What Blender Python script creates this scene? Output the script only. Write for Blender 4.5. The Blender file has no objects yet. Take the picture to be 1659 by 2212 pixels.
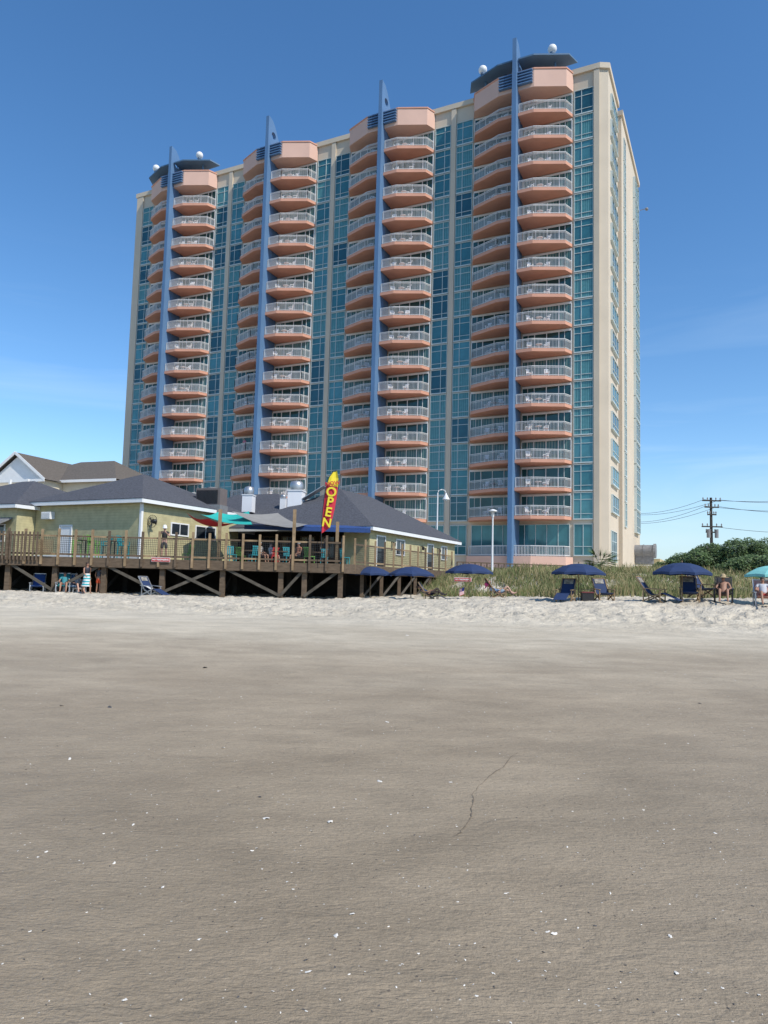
import bpy, math, random, bmesh
from mathutils import Vector, Matrix, noise
random.seed(7)
S=bpy.context.scene
C=S.collection
R=math.radians
# ------------------------------------------------------------------ helpers
class MB:
    def __init__(s): s.v=[]; s.f=[]; s.m=[]
    def face(s,pts,m=0):
        n=len(s.v); s.v+= [tuple(p) for p in pts]; s.f.append(tuple(range(n,n+len(pts)))); s.m.append(m)
    def hexa(s,p,m=0):
        n=len(s.v); s.v+=[tuple(q) for q in p]
        for f in ((0,3,2,1),(4,5,6,7),(0,1,5,4),(1,2,6,5),(2,3,7,6),(3,0,4,7)):
            s.f.append(tuple(n+i for i in f)); s.m.append(m)
    def box(s,x0,x1,y0,y1,z0,z1,m=0):
        s.hexa([(x0,y0,z0),(x1,y0,z0),(x1,y1,z0),(x0,y1,z0),(x0,y0,z1),(x1,y0,z1),(x1,y1,z1),(x0,y1,z1)],m)
    def bar(s,a,b,w,h,m=0):
        a=Vector(a); b=Vector(b); d=(b-a).normalized()
        up=Vector((0,0,1))
        if abs(d.z)>.95: up=Vector((0,1,0))
        x=d.cross(up).normalized()*w/2; y=x.cross(d).normalized()*h/2
        s.hexa([a-x-y,a+x-y,a+x+y,a-x+y,b-x-y,b+x-y,b+x+y,b-x+y],m)
    def tube(s,a,b,r0,r1=None,n=8,m=0):
        if r1 is None: r1=r0
        a=Vector(a); b=Vector(b); d=(b-a).normalized()
        up=Vector((0,0,1)) if abs(d.z)<.9 else Vector((1,0,0))
        x=d.cross(up).normalized(); y=x.cross(d).normalized()
        k=len(s.v)
        for c,r in ((a,r0),(b,r1)):
            for i in range(n):
                t=2*math.pi*i/n; s.v.append(tuple(c+x*math.cos(t)*r+y*math.sin(t)*r))
        for i in range(n):
            j=(i+1)%n; s.f.append((k+i,k+j,k+n+j,k+n+i)); s.m.append(m)
        s.f.append(tuple(k+i for i in range(n))[::-1]); s.m.append(m)
        s.f.append(tuple(k+n+i for i in range(n))); s.m.append(m)
    def path(s,pts,r,n=6,m=0):
        for i in range(len(pts)-1): s.tube(pts[i],pts[i+1],r,r,n,m)
    def prism(s,poly,z0,z1,m=0,sides=None):
        n=len(poly); k=len(s.v)
        s.v+=[(p[0],p[1],z0) for p in poly]+[(p[0],p[1],z1) for p in poly]
        s.f.append(tuple(k+i for i in range(n))[::-1]); s.m.append(m)
        s.f.append(tuple(k+n+i for i in range(n))); s.m.append(m)
        for i in range(n):
            j=(i+1)%n; s.f.append((k+i,k+j,k+n+j,k+n+i)); s.m.append(m)
    def lathe(s,prof,c=(0,0,0),n=16,m=0,cap=False):
        k=len(s.v)
        for r,z in prof:
            for i in range(n):
                t=2*math.pi*i/n; s.v.append((c[0]+r*math.cos(t),c[1]+r*math.sin(t),c[2]+z))
        for q in range(len(prof)-1):
            for i in range(n):
                j=(i+1)%n; s.f.append((k+q*n+i,k+q*n+j,k+(q+1)*n+j,k+(q+1)*n+i)); s.m.append(m)
    def ball(s,c,r,n=12,k=8,m=0):
        if not hasattr(r,'__len__'): r=(r,r,r)
        b=len(s.v)
        for q in range(k+1):
            ph=math.pi*q/k
            for i in range(n):
                t=2*math.pi*i/n
                s.v.append((c[0]+r[0]*max(math.sin(ph),.001)*math.cos(t),c[1]+r[1]*max(math.sin(ph),.001)*math.sin(t),c[2]+r[2]*math.cos(ph)))
        for q in range(k):
            for i in range(n):
                j=(i+1)%n; s.f.append((b+q*n+i,b+(q+1)*n+i,b+(q+1)*n+j,b+q*n+j)); s.m.append(m)
    def add(s,o,M=None,m=None):
        k=len(s.v)
        s.v+= [tuple(M@Vector(p)) for p in o.v] if M else list(o.v)
        s.f+=[tuple(i+k for i in f) for f in o.f]; s.m+= list(o.m) if m is None else [m]*len(o.m)
        return s
    def mesh(s,name,mats,smooth=False,recalc=True):
        me=bpy.data.meshes.new(name); me.from_pydata(s.v,[],s.f)
        if not isinstance(mats,(list,tuple)): mats=[mats]
        for q in mats: me.materials.append(q)
        me.polygons.foreach_set('material_index',s.m)
        if recalc:
            bm=bmesh.new(); bm.from_mesh(me); bmesh.ops.recalc_face_normals(bm,faces=bm.faces); bm.to_mesh(me); bm.free()
        if smooth: me.polygons.foreach_set('use_smooth',[True]*len(me.polygons))
        me.update(); return me
    def build(s,name,mats,parent=None,smooth=False,loc=(0,0,0),rotz=0,recalc=True):
        return obj(name,s.mesh(name,mats,smooth,recalc),parent,loc,rotz)
def obj(name,me,parent=None,loc=(0,0,0),rotz=0):
    o=bpy.data.objects.new(name,me); C.objects.link(o); o.location=loc; o.rotation_euler=(0,0,rotz)
    if parent: o.parent=parent
    return o
def tag(o,label,cat,group=None,kind=None):
    o['label']=label; o['category']=cat
    if group: o['group']=group
    if kind: o['kind']=kind
    return o
def thing(name,label,cat,loc=(0,0,0),rotz=0,group=None):
    return tag(obj(name,None,None,loc,rotz),label,cat,group)
# ------------------------------------------------------------------ materials
def mat(name,col,rough=.7,metal=0,var=.12,scale=3,bump=0,bscale=20,spec=.5,stretch=(1,1,1)):
    m=bpy.data.materials.new(name); m.use_nodes=True; nt=m.node_tree; b=nt.nodes['Principled BSDF']
    b.inputs['Roughness'].default_value=rough; b.inputs['Metallic'].default_value=metal
    b.inputs['Specular IOR Level'].default_value=spec
    g=nt.nodes.new('ShaderNodeTexCoord'); mp=nt.nodes.new('ShaderNodeMapping'); mp.inputs['Scale'].default_value=stretch
    nt.links.new(g.outputs['Object'],mp.inputs[0])
    n=nt.nodes.new('ShaderNodeTexNoise'); n.inputs['Scale'].default_value=scale; n.inputs['Detail'].default_value=5
    nt.links.new(mp.outputs[0],n.inputs['Vector'])
    mr=nt.nodes.new('ShaderNodeMapRange'); mr.inputs[1].default_value=.25; mr.inputs[2].default_value=.75
    mr.inputs[3].default_value=1-var; mr.inputs[4].default_value=1+var
    nt.links.new(n.outputs[0],mr.inputs[0])
    mx=nt.nodes.new('ShaderNodeVectorMath'); mx.operation='SCALE'; mx.inputs[0].default_value=col[:3]
    nt.links.new(mr.outputs[0],mx.inputs['Scale']); nt.links.new(mx.outputs[0],b.inputs['Base Color'])
    if bump:
        n2=nt.nodes.new('ShaderNodeTexNoise'); n2.inputs['Scale'].default_value=bscale; n2.inputs['Detail'].default_value=4
        nt.links.new(mp.outputs[0],n2.inputs['Vector'])
        bp=nt.nodes.new('ShaderNodeBump'); bp.inputs['Strength'].default_value=bump; bp.inputs['Distance'].default_value=.02
        nt.links.new(n2.outputs[0],bp.inputs['Height']); nt.links.new(bp.outputs[0],b.inputs['Normal'])
    return m
def stripes(name,c1,c2,axis,period,duty=.5,rough=.7,bump=0):
    m=bpy.data.materials.new(name); m.use_nodes=True; nt=m.node_tree; b=nt.nodes['Principled BSDF']; b.inputs['Roughness'].default_value=rough
    g=nt.nodes.new('ShaderNodeTexCoord'); sp=nt.nodes.new('ShaderNodeSeparateXYZ'); nt.links.new(g.outputs['Object'],sp.inputs[0])
    d=nt.nodes.new('ShaderNodeMath'); d.operation='DIVIDE'; d.inputs[1].default_value=period; nt.links.new(sp.outputs[axis],d.inputs[0])
    fr=nt.nodes.new('ShaderNodeMath'); fr.operation='FRACT'; nt.links.new(d.outputs[0],fr.inputs[0])
    gt=nt.nodes.new('ShaderNodeMath'); gt.operation='GREATER_THAN'; gt.inputs[1].default_value=duty; nt.links.new(fr.outputs[0],gt.inputs[0])
    n=nt.nodes.new('ShaderNodeTexNoise'); n.inputs['Scale'].default_value=2.5; nt.links.new(g.outputs['Object'],n.inputs['Vector'])
    mx=nt.nodes.new('ShaderNodeMix'); mx.data_type='RGBA'; mx.inputs[6].default_value=(*c1,1); mx.inputs[7].default_value=(*c2,1)
    nt.links.new(gt.outputs[0],mx.inputs[0])
    mr=nt.nodes.new('ShaderNodeMapRange'); mr.inputs[1].default_value=.3; mr.inputs[2].default_value=.7; mr.inputs[3].default_value=.86; mr.inputs[4].default_value=1.1
    nt.links.new(n.outputs[0],mr.inputs[0])
    sc=nt.nodes.new('ShaderNodeVectorMath'); sc.operation='SCALE'; nt.links.new(mx.outputs[2],sc.inputs[0]); nt.links.new(mr.outputs[0],sc.inputs['Scale'])
    nt.links.new(sc.outputs[0],b.inputs['Base Color'])
    if bump:
        bp=nt.nodes.new('ShaderNodeBump'); bp.inputs['Strength'].default_value=bump; bp.inputs['Distance'].default_value=.03
        nt.links.new(fr.outputs[0],bp.inputs['Height']); nt.links.new(bp.outputs[0],b.inputs['Normal'])
    return m
cream=mat('cream_stucco',(.59,.50,.38),.85,0,.07,.35,.15,8)
salmon=mat('salmon_paint',(.62,.315,.215),.8,0,.10,.5,.1,8)
pink=mat('pink_stucco',(.68,.44,.34),.85,0,.06,.4)
bluep=mat('blue_paint',(.095,.19,.335),.6,0,.10,.3)
bluedk=mat('slate_blue_metal',(.09,.17,.27),.5,0,.1,1)
white=mat('white_paint',(.78,.78,.76),.5,0,.04,2)
railw=mat('pale_grey_railing',(.68,.68,.66),.5,0,.04,2)
whitepl=mat('white_plastic',(.8,.8,.8),.4,0,.03,2)
framec=mat('pale_aqua_frame',(.54,.61,.59),.5,0,.05,2)
def glass(name,col,rough=.06,scale=.5,var=.35):
    return mat(name,col,rough,.2,var,scale,0,1,.6)
gl=[glass('teal_glass',(.050,.18,.20)),glass('dark_teal_glass',(.025,.10,.125)),glass('pale_teal_glass',(.08,.24,.26),.1)]
glc=stripes('teal_glass_over_drapes',(.065,.205,.22),(.12,.30,.31),0,.22,.5,.12)
doorgl=glass('balcony_glass',(.025,.085,.085)); doorgl2=stripes('balcony_glass_drapes',(.05,.14,.14),(.16,.24,.22),0,.3,.55,.15)
yellow=stripes('yellow_lap_siding',(.52,.465,.26),(.42,.375,.21),2,.16,.9,.75,.5)
shing=mat('grey_shingles',(.085,.088,.10),.95,0,.35,9,.5,14,.2,(1,1,1))
shingb=mat('brown_shingles',(.13,.115,.10),.95,0,.25,6,.3,12,.2)
wood=mat('weathered_wood',(.13,.095,.065),.9,0,.3,3,.4,20,.2,(1,1,4))
woodlt=mat('new_lumber',(.29,.205,.12),.85,0,.3,3,.3,20,.2)
wooddk=mat('dark_shade_toned_wood',(.03,.026,.022),.95,0,.3,3,.3,12,.2)  # dark wood; near-black tone paints in the shade below the deck
greyw=mat('grey_wood',(.10,.088,.07),.95,0,.3,3,.3,12,.2)
metal=mat('galvanised_metal',(.45,.46,.47),.4,.7,.15,3)
greymet=mat('painted_grey_metal',(.22,.22,.22),.6,.1,.2,4)
black=mat('black_paint',(.015,.015,.017),.6,0,.2,4)
navy=mat('navy_canvas',(.014,.034,.10),.8,0,.15,4)
teal=mat('teal_canvas',(.02,.42,.36),.7,0,.1,2)
aqua=mat('aqua_canvas',(.22,.55,.50),.7,0,.1,2)
redc=mat('red_canvas',(.60,.03,.03),.7,0,.1,2)
greyc=mat('grey_sail_cloth',(.25,.24,.22),.8,0,.1,2)
flagred=mat('flag_red',(.50,.012,.03),.6,0,.08,2)
flagyel=mat('flag_yellow',(.75,.62,.03),.6,0,.08,2)
signred=mat('sign_red',(.45,.06,.05),.6,0,.1,3)
tealpl=mat('teal_plastic',(.02,.26,.29),.5); limepl=mat('lime_plastic',(.16,.36,.07),.5)
skinl=mat('light_skin',(.50,.30,.22),.6,0,.06,5); skint=mat('tan_skin',(.33,.175,.11),.6,0,.06,5)
hairb=mat('brown_hair',(.05,.03,.02),.7); hairg=mat('grey_hair',(.3,.29,.28),.7)
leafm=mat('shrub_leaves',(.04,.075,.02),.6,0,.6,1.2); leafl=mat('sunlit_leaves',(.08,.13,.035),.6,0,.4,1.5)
bark=mat('bark',(.10,.08,.06),.95,0,.3,6); polew=mat('creosoted_pole',(.045,.038,.032),.9,0,.3,6)
shellw=mat('bleached_shell',(.72,.68,.60),.5,0,.15,40); shelld=mat('dark_shell',(.07,.065,.06),.5,0,.3,40)
printc=mat('print_cloth',(.30,.28,.24),.8,0,.6,9)
# ------------------------------------------------------------------ camera
PIT,ROL,F,CY=R(4.9),R(1.45),1550.0,1125.0
EYE=Vector((0,0,1.6))
cam=bpy.data.objects.new('camera',bpy.data.cameras.new('camera')); C.objects.link(cam)
CM=(Matrix.Rotation(R(90)+PIT,3,'X')@Matrix.Rotation(ROL,3,'Z'))
cam.matrix_world=Matrix.Translation(EYE)@CM.to_4x4()
cam.data.sensor_fit='VERTICAL'; cam.data.sensor_height=36; cam.data.lens=36*F/2212; cam.data.clip_end=6000; cam.data.clip_start=.1
cam.data.shift_y=(CY-1106)/2212
S.camera=cam
def ray(px,py): return CM@Vector(((px-829.5)/F,-(py-CY)/F,-1))
def at(px,py,Y):
    d=ray(px,py); return EYE+d*(Y/d.y)
# ------------------------------------------------------------------ light + sky
SUN=Vector((.49,-.47,.735)).normalized()
el=math.asin(SUN.z); rot=math.atan2(SUN.x,SUN.y)
L=bpy.data.lights.new('sun','SUN'); L.energy=4.3; L.angle=R(.5); L.color=(1,.945,.86)
lo=bpy.data.objects.new('sun',L); C.objects.link(lo); lo.rotation_euler=SUN.to_track_quat('Z','Y').to_euler()
W=bpy.data.worlds.new('World'); S.world=W; W.use_nodes=True; nt=W.node_tree; bg=nt.nodes['Background']
sky=nt.nodes.new('ShaderNodeTexSky'); sky.sky_type='NISHITA'; sky.sun_disc=False; sky.sun_elevation=el; sky.sun_rotation=rot
sky.air_density=.95; sky.dust_density=.25; sky.ozone_density=2.6
hs_=nt.nodes.new('ShaderNodeHueSaturation'); hs_.inputs['Saturation'].default_value=1.22; hs_.inputs['Value'].default_value=1.28; nt.links.new(sky.outputs[0],hs_.inputs['Color'])
tc=nt.nodes.new('ShaderNodeTexCoord'); mp=nt.nodes.new('ShaderNodeMapping'); mp.inputs['Scale'].default_value=(1.2,1.2,9); mp.inputs['Rotation'].default_value=(.06,.10,.3)
ns=nt.nodes.new('ShaderNodeTexNoise'); ns.inputs['Scale'].default_value=2.2; ns.inputs['Detail'].default_value=7; ns.inputs['Distortion'].default_value=.6
cr=nt.nodes.new('ShaderNodeMapRange'); cr.inputs[1].default_value=.50; cr.inputs[2].default_value=.85; cr.inputs[3].default_value=0; cr.inputs[4].default_value=.42
sz=nt.nodes.new('ShaderNodeSeparateXYZ'); nt.links.new(tc.outputs['Generated'],sz.inputs[0])
fd=nt.nodes.new('ShaderNodeMapRange'); fd.inputs[1].default_value=.12; fd.inputs[2].default_value=.42; fd.inputs[3].default_value=1; fd.inputs[4].default_value=0; nt.links.new(sz.outputs[2],fd.inputs[0])
ml=nt.nodes.new('ShaderNodeMath'); ml.operation='MULTIPLY'
mx=nt.nodes.new('ShaderNodeMix'); mx.data_type='RGBA'; mx.inputs[7].default_value=(5.6,6.9,8.0,1)
nt.links.new(tc.outputs['Generated'],mp.inputs[0]); nt.links.new(mp.outputs[0],ns.inputs['Vector']); nt.links.new(ns.outputs[0],cr.inputs[0])
nt.links.new(cr.outputs[0],ml.inputs[0]); nt.links.new(fd.outputs[0],ml.inputs[1])
# pale blue haze towards the horizon keeps the lowest sky from going cream
hz=nt.nodes.new('ShaderNodeMapRange'); hz.inputs[1].default_value=0.0; hz.inputs[2].default_value=.16; hz.inputs[3].default_value=.8; hz.inputs[4].default_value=0; nt.links.new(sz.outputs[2],hz.inputs[0])
mh=nt.nodes.new('ShaderNodeMix'); mh.data_type='RGBA'; mh.inputs[7].default_value=(3.4,4.7,5.8,1); nt.links.new(hz.outputs[0],mh.inputs[0]); nt.links.new(hs_.outputs[0],mh.inputs[6])
nt.links.new(ml.outputs[0],mx.inputs[0]); nt.links.new(mh.outputs[2],mx.inputs[6]); nt.links.new(mx.outputs[2],bg.inputs[0])
bg.inputs[1].default_value=.145
S.view_settings.view_transform='Standard'; S.view_settings.look='None'; S.view_settings.exposure=0
# ------------------------------------------------------------------ ground
def ss(a,b,x):
    t=min(1,max(0,(x-a)/(b-a))); return t*t*(3-2*t)
BP=[(-100,-3.4),(-8,-.1),(-2,0),(8,0),(14,.10),(24,.42),(30,.62),(5000,.62)]
def gz0(X,Y):
    for i in range(len(BP)-1):
        if Y<=BP[i+1][0]:
            a,b=BP[i],BP[i+1]; z=a[1]+(b[1]-a[1])*(Y-a[0])/(b[0]-a[0]); break
    if Y<-100: z=-3.4
    z+=.035*min(max(X+3,0),16)*ss(20,30,Y)
    r=ss(1.5,6,X); y0=41-6*ss(4,12,X)
    z+=r*ss(y0,y0+9,Y)*1.25+(1-r)*ss(50,58,Y)*1.7+ss(58,68,Y)*.4
    return z
def pits(X,Y,s,seed):
    gx,gy=math.floor(X/s),math.floor(Y/s); v=0
    for i in (-1,0,1):
        for j in (-1,0,1):
            c=noise.cell_vector(Vector((gx+i+.5,gy+j+.5,seed)))
            if c.z<.2: continue
            dx=X-(gx+i+c.x)*s; dy=Y-(gy+j+c.y)*s; d=math.sqrt(dx*dx+dy*dy)/(s*.5)
            if d<1.25: v+= -1+d*d if d<.9 else .35*(1.25-d)/.35
    return v
def gz(X,Y):
    z=gz0(X,Y)
    a=ss(21.5,26.5,Y+.10*X)*(1-.4*ss(44,60,Y))
    if a>0:
        z+=a*(noise.noise((X*1.1,Y*1.6,0))*.07+noise.noise((X*2.9,Y*3.4,5))*.07+noise.noise((X*.35,Y*.5,9))*.08)
        if Y<45: z+=a*pits(X,Y,.66,1.5)*.085
    if 40<Y<70 and X>2: z+=noise.noise((X*.25,Y*.3,3))*.3*ss(40,46,Y)
    return z
ys=[-3000,-600,-200,-100,-60,-30,-15,-8,-4,-1,0.5]
y=1.6
while y<20.5: ys.append(y); y*=1.022
y=20.5
while y<44: ys.append(y); y+=.13
while y<90: ys.append(y); y+=.8
while y<4000: ys.append(y); y*=1.25
NC=360
vs=[];
for Y in ys:
    w=max(3.2,.60*Y+1.2)
    far=w+60+6*abs(Y)
    xs=[-far,-(w+far)/3,-w*1.3]+[-w+2*w*i/NC for i in range(NC+1)]+[w*1.3,(w+far)/3,far]
    for X in xs: vs.append((X,Y,gz(X,Y)))
nc=NC+7
fs=[(j*nc+i,j*nc+i+1,(j+1)*nc+i+1,(j+1)*nc+i) for j in range(len(ys)-1) for i in range(nc-1)]
sand=bpy.data.materials.new('beach_sand'); sand.use_nodes=True; nt=sand.node_tree; b=nt.nodes['Principled BSDF']
def N(t,**k):
    n=nt.nodes.new(t)
    for a,v in k.items(): setattr(n,a,v)
    return n
def LK(a,b): nt.links.new(a,b)
def noi(vec,scale,detail=4,dist=0):
    n=N('ShaderNodeTexNoise'); n.inputs['Scale'].default_value=scale; n.inputs['Detail'].default_value=detail; n.inputs['Distortion'].default_value=dist
    LK(vec,n.inputs['Vector']); return n.outputs[0]
def mth(op,a,b=None):
    n=N('ShaderNodeMath',operation=op)
    for i,x in enumerate((a,b)):
        if x is None: continue
        if isinstance(x,(int,float)): n.inputs[i].default_value=x
        else: LK(x,n.inputs[i])
    return n.outputs[0]
def rng(x,a,b_,c,d):
    n=N('ShaderNodeMapRange'); LK(x,n.inputs[0])
    for i,v in enumerate((a,b_,c,d)): n.inputs[i+1].default_value=v
    return n.outputs[0]
geo=N('ShaderNodeNewGeometry'); pos=geo.outputs['Position']
sep=N('ShaderNodeSeparateXYZ'); LK(pos,sep.inputs[0])
def mapp(sc,rz=0):
    n=N('ShaderNodeMapping'); n.inputs['Scale'].default_value=sc; n.inputs['Rotation'].default_value=(0,0,rz); LK(pos,n.inputs[0]); return n.outputs[0]
band=mth('MULTIPLY',noi(mapp((.5,1,1),.22),.36,7,.8),10)
yy=mth('ADD',mth('ADD',sep.outputs[1],band),-5.0)
ramp=N('ShaderNodeValToRGB'); LK(rng(yy,0,30,0,1),ramp.inputs[0])
e=ramp.color_ramp.elements
e[0].position=.06; e[0].color=(.300,.238,.162,1); e[1].position=.95; e[1].color=(.56,.50,.395,1)
for p_,c_ in ((.2,(.318,.255,.176,1)),(.34,(.355,.288,.203,1)),(.50,(.42,.352,.257,1)),(.64,(.52,.452,.34,1)),(.76,(.575,.51,.395,1))):
    q=e.new(p_); q.color=c_
mot=rng(noi(mapp((.8,1.5,1),.5),1.6,7,.5),.3,.7,.90,1.10)
patch=rng(noi(mapp((.55,.9,1),.35),.55,7,.9),.35,.65,.90,1.08)
grain=rng(noi(pos,230,3),.3,.7,.76,1.20)
grain2=rng(noi(pos,55,4),.3,.7,.90,1.09)
streak=rng(noi(mapp((5,16,1),.75),2.6,6,.4),.3,.7,.91,1.08)
fac=mth('MULTIPLY',mth('MULTIPLY',mth('MULTIPLY',mth('MULTIPLY',mot,grain),streak),patch),grain2)
vor=N('ShaderNodeTexVoronoi'); vor.inputs['Scale'].default_value=17; LK(pos,vor.inputs['Vector'])
sepc=N('ShaderNodeSeparateColor'); LK(vor.outputs['Color'],sepc.inputs[0])
spk=mth('MULTIPLY',mth('LESS_THAN',vor.outputs['Distance'],.10),mth('GREATER_THAN',sepc.outputs[0],.74))
spkd=mth('MULTIPLY',mth('LESS_THAN',vor.outputs['Distance'],.12),mth('LESS_THAN',sepc.outputs[0],.16))
sc=N('ShaderNodeVectorMath',operation='SCALE'); LK(ramp.outputs[0],sc.inputs[0]); LK(fac,sc.inputs['Scale'])
m1=N('ShaderNodeMix',data_type='RGBA'); LK(mth('MULTIPLY',spk,.7),m1.inputs[0]); LK(sc.outputs[0],m1.inputs[6]); m1.inputs[7].default_value=(.62,.58,.5,1)
m2=N('ShaderNodeMix',data_type='RGBA'); LK(mth('MULTIPLY',spkd,.6),m2.inputs[0]); LK(m1.outputs[2],m2.inputs[6]); m2.inputs[7].default_value=(.06,.05,.045,1)
LK(m2.outputs[2],b.inputs['Base Color'])
LK(rng(yy,2,16,.55,.95),b.inputs['Roughness']); b.inputs['Specular IOR Level'].default_value=.18
h=mth('ADD',mth('MULTIPLY',noi(mapp((7,20,1),.78),2.6,6,.9),.6),mth('MULTIPLY',noi(pos,90,3),.2))
h=mth('ADD',h,mth('MULTIPLY',noi(mapp((1.6,3.4,1),.6),1.8,6,.8),1.2))
h=mth('ADD',h,mth('MULTIPLY',noi(pos,26,5),.35))
h=mth('ADD',h,mth('MULTIPLY',spk,.4))
dryz=rng(mth('ADD',sep.outputs[1],mth('MULTIPLY',sep.outputs[0],.10)),20,25,0,1)
h=mth('ADD',h,mth('MULTIPLY',mth('MULTIPLY',noi(pos,4.5,5,.5),dryz),6.5))
bp=N('ShaderNodeBump'); bp.inputs['Strength'].default_value=.85; bp.inputs['Distance'].default_value=.023; LK(h,bp.inputs['Height']); LK(bp.outputs[0],b.inputs['Normal'])
me=bpy.data.meshes.new('sand_beach'); me.from_pydata(vs,[],fs); me.materials.append(sand); me.polygons.foreach_set('use_smooth',[True]*len(me.polygons)); me.update()
g=obj('sand_beach',me); g['kind']='structure'
wat=mat('sea_water',(.02,.07,.08),.12,0,.2,.3,.6,.8)
m=MB(); m.face([(-3000,-3000,-.35),(3000,-3000,-.35),(3000,-12,-.35),(-3000,-12,-.35)]); o=m.build('water',wat); o['kind']='structure'
def onsand(px,py):
    d=ray(px,py); t=1.6/-d.z
    for _ in range(8):
        P=EYE+d*t; t=(1.6-gz(P.x,P.y))/-d.z
    return EYE+d*t
m=MB(); pts=[(1118,1626),(1104,1636),(1092,1652),(1080,1662),(1060,1674),(1045,1690),(1030,1702),(1021,1718),(1022,1732),(1018,1752),(1020,1764),(1010,1780),(996,1795),(984,1808)]
P=[onsand(*p) for p in pts]; dk=mat('darker_sand_line',(.17,.135,.092),.8,0,.2,20)  # darker sand colour for the thin ribbon along the trail
P2=[]
for i in range(len(P)-1):
    for k in range(4):
        q=P[i].lerp(P[i+1],k/4); P2.append(q+Vector((random.uniform(-.006,.006),random.uniform(-.01,.01),0)))
ws=[random.uniform(.001,.006) for _ in P2]
for i in range(len(P2)-1):
    a,c=P2[i],P2[i+1]
    m.face([(a.x-ws[i],a.y,a.z+.004),(a.x+ws[i],a.y,a.z+.004),(c.x+ws[i+1],c.y,c.z+.004),(c.x-ws[i+1],c.y,c.z+.004)])
o=m.build('sand_groove',dk); o['kind']='structure'
# ------------------------------------------------------------------ tower
TR=-R(26)
P4=at(1104,1250,73.5); 
tower=thing('hotel_tower','tall cream beachfront hotel tower with salmon balconies, teal windows and four blue fins','building',(P4.x,P4.y,0),TR)
H=2.91; Z0=8.73; D=16.1; cols=[0,-D,-2*D,-3*D]; DZ=-.62
WZ=2.6; TOP=57.38; ZT=Z0+16*H
def ord_(n): return ['lowest','second','third','fourth','fifth','sixth','seventh','eighth','ninth','tenth','eleventh','twelfth','thirteenth','fourteenth','fifteenth','sixteenth'][n]
m=MB()
m.prism([(-57.3,WZ),(8.4,WZ),(9.2,3.0),(9.2,9.8),(8.0,9.8),(8.0,11.5),(9.4,11.5),(9.4,28),(-57.3,28)],2.0,TOP-.6)
m.build('wall',cream,tower)
m=MB()
m.prism([(-57.5,WZ-.25),(8.45,WZ-.25),(9.4,2.85),(9.4,9.9),(8.2,9.95),(8.2,11.4),(9.6,11.3),(9.6,28.2),(-57.5,28.2)],TOP-.6,TOP)
m.build('parapet',cream,tower)
strips=[(6.0-.25,7.75)]
for c in cols[:3]: strips+= [(c-10.35,c-8.4),(c-7.7,c-5.75)]
strips.append((-48.3-7.75,-48.3-5.75))
pils=[(7.80,8.38)]
for c in cols[:3]: pils.append((c-8.34,c-7.76))
pils.append((-57.28,-56.1))
for a0,a1 in pils:
    MB_=MB(); MB_.box(a0,a1,WZ-.20,WZ+.05,2.0,TOP-.65); MB_.build('pilaster',cream,tower)
def win_geo(w,h,cols_=(.62,),rows=(.22,.74),dep=.0):
    f=MB(); t=.055
    f.box(0,w,-.16-dep,0.0,0,t*2.2); f.box(0,w,-.14-dep,0.0,h-t,h); f.box(0,t,-.13-dep,0,t*2.2,h-t); f.box(w-t,w,-.13-dep,0,t*2.2,h-t)
    for c in cols_: f.box(w*c-t/2,w*c+t/2,-.12-dep,0,t*2.2,h-t)
    for r_ in rows: f.box(t,w-t,-.11-dep,0,h*r_-t/2,h*r_+t/2)
    p=MB(); p.face([(0,-.06-dep,0),(w,-.06-dep,0),(w,-.06-dep,h),(0,-.06-dep,h)])
    return f,p
wins=[]
kinds={}
def wkind(key,w,h,**k):
    f,p=win_geo(w,h,**k)
    kinds[key]=(f,p,f.mesh('window',framec),[p.mesh('pane',q) for q in (gl[0],gl[1],gl[2],glc)])
wkind('a',1.95,H-.1); wkind('b',2.0,H-.1,cols_=(.38,)); wkind('s',4.4,1.9,cols_=(.33,.66),rows=(.35,),dep=.10); wkind('n',1.5,H-.1,cols_=(.5,),rows=(.3,.7)); wkind('e',4.0,H-.1,cols_=(.33,.66),rows=(.3,.75),dep=.2)
for si,(a0,a1) in enumerate(strips):
    for k in range(16): wins.append(((a0,WZ,Z0+k*H-.25),0,'a' if si%2 else 'b'))
for k in range(16):
    wins.append(((9.2,4.3,Z0+k*H+.6),R(90),'s'))
    wins.append(((9.4,13.0,Z0+k*H-.2),R(90),'n'))
    wins.append(((9.4,22.0,Z0+k*H-.2),R(90),'e'))
tower_M=Matrix.Translation((P4.x,P4.y,0))@Matrix.Rotation(TR,4,'Z')
def camd(loc): return (tower_M@Vector(loc)-EYE).length
wins.sort(key=lambda q:camd(q[0])+(60 if q[1] else 0))
sf=MB()
for i,(loc,rz,k) in enumerate(wins):
    f,p,fm,pms=kinds[k]; v=random.choices([0,1,2,3],[4,2.4,2,4])[0]
    if rz: v=random.choice([0,1,1])
    if i<100:
        o=obj('window',fm,tower,loc,rz); obj('pane',pms[v],o)
    else:
        M=Matrix.Translation(loc)@Matrix.Rotation(rz,4,'Z'); sf.add(f,M,4); sf.add(p,M,v)
o=sf.build('window',[gl[0],gl[1],gl[2],glc,framec],tower); o['kind']='stuff'
half=[(.25,0),(1.95,0),(5.1,1.34),(5.58,2.58),(.25,2.58)]
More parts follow.
